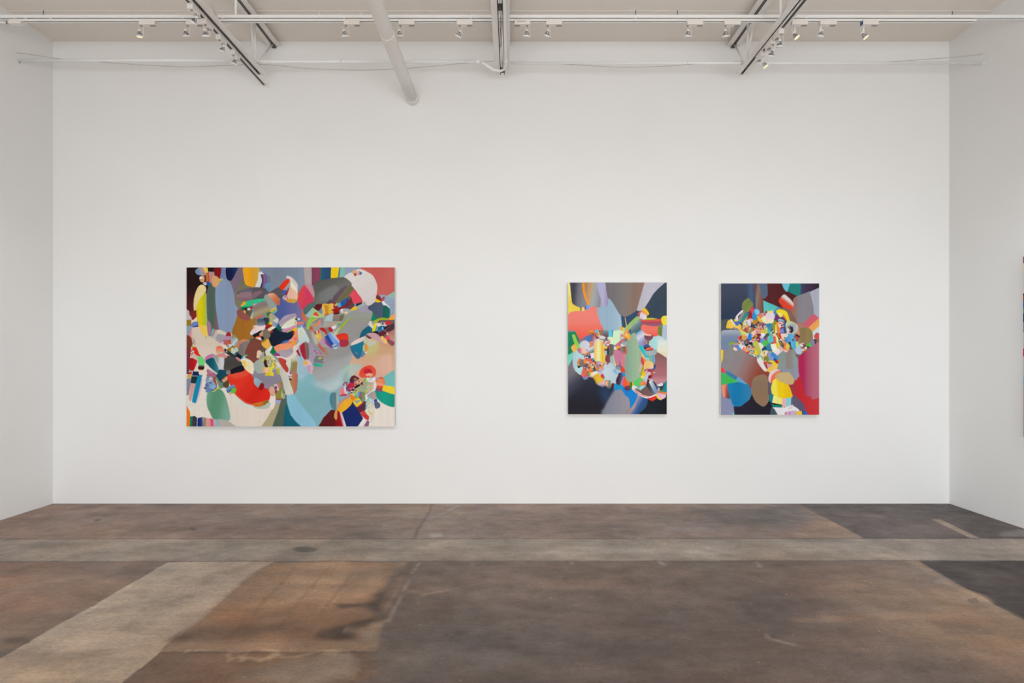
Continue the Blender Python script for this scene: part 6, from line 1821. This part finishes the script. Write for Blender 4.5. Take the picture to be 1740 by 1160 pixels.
# ---------------------------------------------------------------- spotlights
def spotlight(px0, px1, bx, by, tilt, lean, lit, kind, label, group, Y=YS, ztop=None, longways=False, boxlen=None):
    """px0, px1: box ends in the photo; bx, by: lamp centre in the photo; tilt sideways, lean towards the wall (deg)"""
    if not longways:
        xa, xb_ = (px0-CX)*Y/F, (px1-CX)*Y/F
        org = Vector(((xa+xb_)/2, Y+.0195, ztr-.0185)); hw = (xb_-xa)/2
        bb = MB().box(-hw, hw, -.024, .018, -.030, .0165)
        stem = Vector(((bx-CX)*Y/F-org.x+.004, 0, -.030))
        slotx = hw*.62 if stem.x < 0 else -hw*.62
        slot = MB().box(slotx-.022, slotx+.022, -.012, .010, -.033, -.030)
    else:
        org = Vector((px0, Y, ZT-.0185)); ln = boxlen or .13
        bb = MB().box(-.021, .021, 0, ln, -.034, .0165)
        stem = Vector((.004, .02, -.034)); slot = MB().box(-.012, .012, ln*.6, ln*.9, -.038, -.034)
    t = thing('track_spotlight', org, label, 'spotlight', group)
    bb.build('transformer_box', M['box'], t, bevel=.0025)
    slot.build('track_adapter', M['darkmetal'], t)
    MB().tube([stem+Vector((0, 0, .002)), stem-Vector((0, 0, .010))], [.010, .008], 12).build('swivel', M['darkmetal'], t)
    # lamp centre
    yl = (Y+.0195) if not longways else Y+.02
    c = at(bx, by, yl)-org
    d = Vector((math.sin(math.radians(tilt)), math.sin(math.radians(lean)), -1)).normalized()
    rot = d.to_track_quat('Z', 'Y').to_matrix().to_4x4(); rot.translation = c
    R = .0265
    MB().lathe([(.009, -.022), (.0105, -.014), (.014, -.006), (.0195, .004), (R-.001, .014), (R, .016)], 24, True).xf(rot).build('reflector', M['reflector'], t)
    MB().lathe([(.0115, -.030), (.0125, -.028), (.0125, -.019), (.009, -.018)], 16, True, True).xf(rot).build('socket', M['lampwhite'], t)
    MB().lathe([(R-.002, .015), (R+.002, .016), (R+.002, .026), (R-.001, .028), (R-.003, .0275)], 24).xf(rot).build('lens_ring', M['lampwhite'], t)
    MB().lathe([(R-.003, .0262), (.018, .0275), (.001, .0285)], 24, False, True).xf(rot).build('lens', M['lens_lit' if lit else 'lens'], t)
    top = stem-Vector((0, 0, .009)); side = Vector((1, 0, 0)) if kind != 'L' else Vector((-1, 0, 0))
    ring = rot @ Vector((0, 0, .020)); sidepos = ring+side*(R+.004)
    if kind == 'C':                                     # thick cylinder arm
        e = c+Vector((0, 0, .004))
        MB().tube([stem+Vector((0, 0, .0)), Vector((stem.x, stem.y, e.z+.012)), Vector((stem.x, stem.y, e.z+.004))], [.010, .010, .008], 14).build('arm', M['lampwhite'], t)
    else:
        MB().tube([top, Vector((top.x+(sidepos.x-top.x)*.8, top.y, top.z-.006)), Vector((sidepos.x, sidepos.y, top.z-.016)), sidepos], .0017, 8).build('arm', M['lampwhite'], t)
        MB().tube([sidepos-side*.004, sidepos+side*.003], .0042, 8).build('pivot_knob', M['lampwhite'], t)
    s0 = rot @ Vector((0, 0, -.030))
    w = -side if kind != 'C' else Vector((-1, 0, 0))
    MB().tube([stem-Vector((0, 0, .004)), stem+w*.012-Vector((0, 0, .012)), (stem+s0)/2+w*.016, s0+w*.004+Vector((0, 0, .006)), s0], .0016, 8).build('wire', M['lampwhite'], t)
    return t

G1 = 'spotlights on the crosswise track'
spotlight(236,263,237,57,-4,14,True,'R','white spotlight with warm glowing lens, the leftmost on the crosswise track, hanging alone',G1)
spotlight(316,343,316,56.5,0,20,False,'R','spotlight on the crosswise track just left of the left joist, below its transformer box',G1)
spotlight(584,611,585.5,57,8,14,False,'R','spotlight on the crosswise track between the left joist and the thick pipe',G1)
spotlight(677,704,679,57,6,14,False,'R','spotlight on the crosswise track close to the right side of the thick pipe',G1)
spotlight(776,803,780,58,-26,14,False,'R','spotlight on the crosswise track angled aside, just left of the middle joist',G1)
sl = spotlight(874,901,895,57,-6,14,False,'R','spotlight hanging from the box with tiny brown print, just right of the middle joist',G1)
spotlight(928,955,930,57,-18,14,False,'R','spotlight right of the middle joist, hanging from the plain box beside the printed one',G1)
spotlight(1168,1195,1169,57,-4,16,False,'R','spotlight on the crosswise track left of the right joist, the farther of the two there',G1)
spotlight(1231,1259,1233,57,8,16,False,'R','spotlight on the crosswise track directly below the top end of the right joist',G1)
spotlight(1346,1373,1351,60,48,-6,True,'C','glowing spotlight on thick white arm, nearest to the right joist on its right side',G1)
t11 = spotlight(1394,1422,1395,57.5,-14,10,False,'C','unlit spotlight on thick white arm between the two glowing ones at the right',G1)
t12 = spotlight(1466,1493,1468,60,48,-6,True,'C','glowing spotlight on thick white arm, the rightmost on the crosswise track',G1)
# tiny illegible print on one box, a scrap of blue tape on another
b = MB()
rr = random.Random(4)
b.box(-.030, -.018, -.0252, -.0244, .004, .0065)
for zz in (-.004, -.009):
    x = -.042
    while x < .026:
        w = rr.uniform(.003, .007); b.box(x, x+w, -.0252, -.0244, zz-.0016, zz+.0016); x += w+.0016
b.build('printed_label', M['print'], sl)
MB().box(-.072, -.067, -.028, .012, -.030, .0).build('blue_tape', M['tape'], t12)

G2 = 'spotlights under the left joist'
for (Yb, bx, by, ti, le, lab) in ((5.13,331,34,-42,10,'nearest spotlight under the left joist, tilted, in front of the channel'),
                          (5.36,349,56.5,4,16,'second nearest spotlight under the left joist, pointing straight down'),
                          (5.62,379,83,-30,10,'third spotlight under the left joist, hanging before the pale wall top'),
                          (5.90,399.5,104,-34,10,'farthest spotlight under the left joist, beside the horizontal conduit')):
    spotlight(XTL, 0, bx, by, ti, le, False, 'R', lab, G2, Y=Yb, longways=True)
G3 = 'spotlights under the right joist'
for (Yb, bx, by, ti, le, lit, k, lab) in ((5.52,1325,74,0,16,False,'R','nearest spotlight under the right joist, hanging clear to its right'),
                          (5.70,1311.5,90,-6,30,False,'R','middle spotlight under the right joist, partly hidden behind a round bracket'),
                          (5.93,1298.5,109,40,0,True,'C','farthest spotlight under the right joist, faintly glowing near the conduit')):
    spotlight(XTR, 0, bx, by, ti, le, lit, k, lab, G3, Y=Yb, longways=True)
# round mounting bracket under the right joist
c0 = at(1308, 82, 5.85)
t = thing('junction_box', (c0.x-.01, 5.84, ZT-.0185), 'small round white junction box under the right joist, between spotlights', 'junction box')
MB().tube([(0, 0, 0), (0, 0, -.02), (0, 0, -.026)], [.034, .034, .03], 24).build('cover', M['box'], t)
MB().tube([(-.012, -.03, -.012), (-.012, -.038, -.012)], .006, 10).build('knockout', M['slot'], t)

# ---------------------------------------------------------------- conduits and cables by the back wall
YC = 6.3
def zz(py, Y=YC): return CAMH+(CY-py)*Y/F
def xx(px, Y=YC): return (px-CX)*Y/F
G4 = 'conduits before the back wall'
t = thing('conduit', (XL, YC, zz(102.5)), 'white conduit from the left wall to the left joist', 'conduit', G4)
MB().tube([(0.002, 0, 0), (xx(421)-XL, 0, 0)], .0135, 16).build('pipe', M['strut'], t)
MB().tube([(0.001, 0, 0), (0.012, 0, 0)], .022, 16).build('wall_clamp', M['strut'], t)
MB().tube([(.03, 0, -.012), (.03, 0, -.028)], .004, 8).build('clamp_screw', M['bolt'], t)
t = thing('conduit', (xx(433), YC, zz(104.5)), 'white conduit between left and middle joists, bending up at its left end', 'conduit', G4)
pts = [(0, 0, 4.535-zz(104.5)), (0, 0, .05), (.003, 0, .025), (.010, 0, .010), (.025, 0, .002), (.05, 0, 0), (xx(816)-xx(433), 0, 0)]
MB().tube(pts, .0125, 16).build('pipe', M['strut'], t)
X0 = xx(583)-xx(433); MB().tube([(X0-.022, 0, 0), (X0+.022, 0, 0)], .0165, 16).build('coupling', M['strut'], t)
X0 = xx(812)-xx(433); MB().tube([(X0-.022, 0, 0), (X0+.022, 0, 0)], .0165, 16).build('coupling', M['strut'], t)
t = thing('conduit', (-.066, 6.2, 4.115), 'white conduit beneath the middle joist, curving left at its far end', 'conduit', G4)
o = Vector((-.066, 6.2, 4.115))
pts = [Vector(p)-o for p in ((xx(818), YC, zz(105)), (-.24, 6.31, 4.150), (-.18, 6.33, 4.12), (-.12, 6.325, 4.108), (-.085, 6.29, 4.106), (-.070, 6.22, 4.108), (-.068, 6.1, 4.110), (-.066, 5.0, 4.110), (-.066, 3.0, 4.11), (-.066, 0, 4.11))]
MB().tube(pts, .0125, 16).build('pipe', M['strut'], t)
for y in (6.12, 5.0): MB().tube([(-.001, y-6.2-.015, -.005), (0, y-6.2+.015, -.005)], .016, 14).build('strap', M['strut'], t)
t = thing('conduit', (XR, YC, zz(107)), 'thin white conduit from the middle joist to the right wall', 'conduit', G4)
MB().tube([(xx(868)-XR, 0, 0), (-.002, 0, 0)], .0115, 16).build('pipe', M['strut'], t)
MB().tube([(-.012, 0, 0), (-.001, 0, 0)], .018, 16).build('wall_clamp', M['strut'], t)
for px in (1258, 1165): X0 = xx(px)-XR; MB().tube([(X0-.02, 0, 0), (X0+.02, 0, 0)], .013, 16).build('coupling', M['strut'], t)
t = thing('conduit', (xx(1271), YC, zz(104)), 'upright white conduit behind the right joist, standing on the thin horizontal one', 'conduit', G4)
MB().tube([(0, 0, -.008), (0, 0, 4.54-zz(104))], .011, 14).build('pipe', M['strut'], t)

def cable(pp, label, r=.0028, Y=YC+.03):
    P = [at(x, y, yy) for x, y, yy in pp]
    # smooth through the points
    out = []
    for i in range(len(P)-1):
        p0, p1, p2, p3 = P[max(i-1, 0)], P[i], P[i+1], P[min(i+2, len(P)-1)]
        for j in range(8):
            u = j/8; out.append(.5*((2*p1)+(p2-p0)*u+(2*p0-5*p1+4*p2-p3)*u*u+(3*p1-p0-3*p2+p3)*u**3))
    out.append(P[-1])
    o = MB().tube(out, r, 8).build('cable', M['wire'], None, origin=P[0]); tag(o, label, 'cable', 'slack cables by the conduits')
yw = 6.28
cable([(27.5,89.5,XL*F/(27.5-CX)+.001),(50,92,6.30),(80,97,6.33),(110,100.5,6.34),(150,103,6.335),(205,108,6.33),(300,113,6.33),(350,112.5,6.33),(415,110,6.33)], 'thin slack cable drooping from the left wall along the left conduit')
cable([(440,109,6.33),(480,112,6.33),(520,116,6.33),(600,119,6.33),(680,117,6.33),(760,110,6.33),(815,105.5,6.33),(842,103.5,6.33)], 'thin slack cable sagging below the conduit between the left and middle joists')
cable([(864,105,6.34),(930,107.5,6.34),(1000,111.5,6.34),(1060,114,6.34),(1130,112.5,6.34),(1180,109,6.34),(1262,104,6.34)], 'thin slack cable sagging below the conduit between the middle and right joists')
cable([(1345,108,6.34),(1420,108.5,6.34),(1500,105.5,6.34),(1570,101,6.34),(1630,96.5,6.34),(1672,91.5,XR*F/(1672-CX)+.0)], 'thin slack cable climbing to a hook on the right wall', )

# ---------------------------------------------------------------- camera
cam = bpy.data.cameras.new('camera'); co = bpy.data.objects.new('camera', cam); C.objects.link(co)
co.location = (0, 0, CAMH); co.rotation_euler = (math.radians(90), 0, 0)
cam.sensor_width = 36; cam.lens = F/1740*36
cam.shift_x = (870-CX)/1740; cam.shift_y = (CY-580)/1740
cam.clip_start = .05; cam.clip_end = 60
bpy.context.scene.camera = co

# ---------------------------------------------------------------- light
def area(name, loc, rot, sx, sy, power, col):
    l = bpy.data.lights.new(name, 'AREA'); l.shape = 'RECTANGLE'; l.size = sx; l.size_y = sy; l.energy = power; l.color = col
    o = bpy.data.objects.new(name, l); C.objects.link(o); o.location = loc; o.rotation_euler = rot
    return o
area('fill_rear_light', ((WX0+WX1)/2, YR-.01, (WZ0+WZ1)/2), (math.radians(90), 0, 0), WX1-WX0, WZ1-WZ0, FILL_REAR, (0.985, 0.99, 0.99))  # fill light added in the unseen rear window, placed for the wall gradient
area('fill_top_light', (SKX, SKY, ZC-.035), (0, 0, 0), SKW, SKH, FILL_TOP, (1.0, 0.975, 0.95))  # weak overhead fill light added below the unseen panel
def spot(name, loc, aim, power, size, col=(0.80, 0.925, 1.0)):
    l = bpy.data.lights.new(name, 'SPOT'); l.energy = power; l.spot_size = math.radians(size); l.spot_blend = 1.0
    l.shadow_soft_size = .05; l.color = col
    o = bpy.data.objects.new(name, l); C.objects.link(o); o.location = loc
    o.rotation_euler = (Vector(aim)-Vector(loc)).to_track_quat('-Z', 'Y').to_euler()
# lamps of the next crosswise track, overhead between camera and wall, wash the back wall
for x, p in ((-3.3, .75), (-1.6, .8), (0.1, .85), (1.8, 1.0), (3.4, 1.35)):
    spot('track_lamp_beam', (x, 2.3, 4.05), (x*.97, D, -.4), SPOT_W*p, 95)
# lamps under the joists turned towards the side walls
for x, s, p in ((XTL, XL, 1.0), (XTR, XR, 1.0)):
    for y in (2.6, 4.4):
        spot('track_lamp_beam', (x, y, 4.0), (s, y+.8, .35), SPOT_SIDE*p, 85)
w = bpy.data.worlds.new('world'); bpy.context.scene.world = w; w.use_nodes = True
w.node_tree.nodes['Background'].inputs[0].default_value = (0.7, 0.8, 1, 1); w.node_tree.nodes['Background'].inputs[1].default_value = 0.3
vs = bpy.context.scene.view_settings
vs.view_transform = 'Standard'; vs.look = 'None'; vs.gamma = 1; vs.use_curve_mapping = False; vs.exposure = EXPOSURE
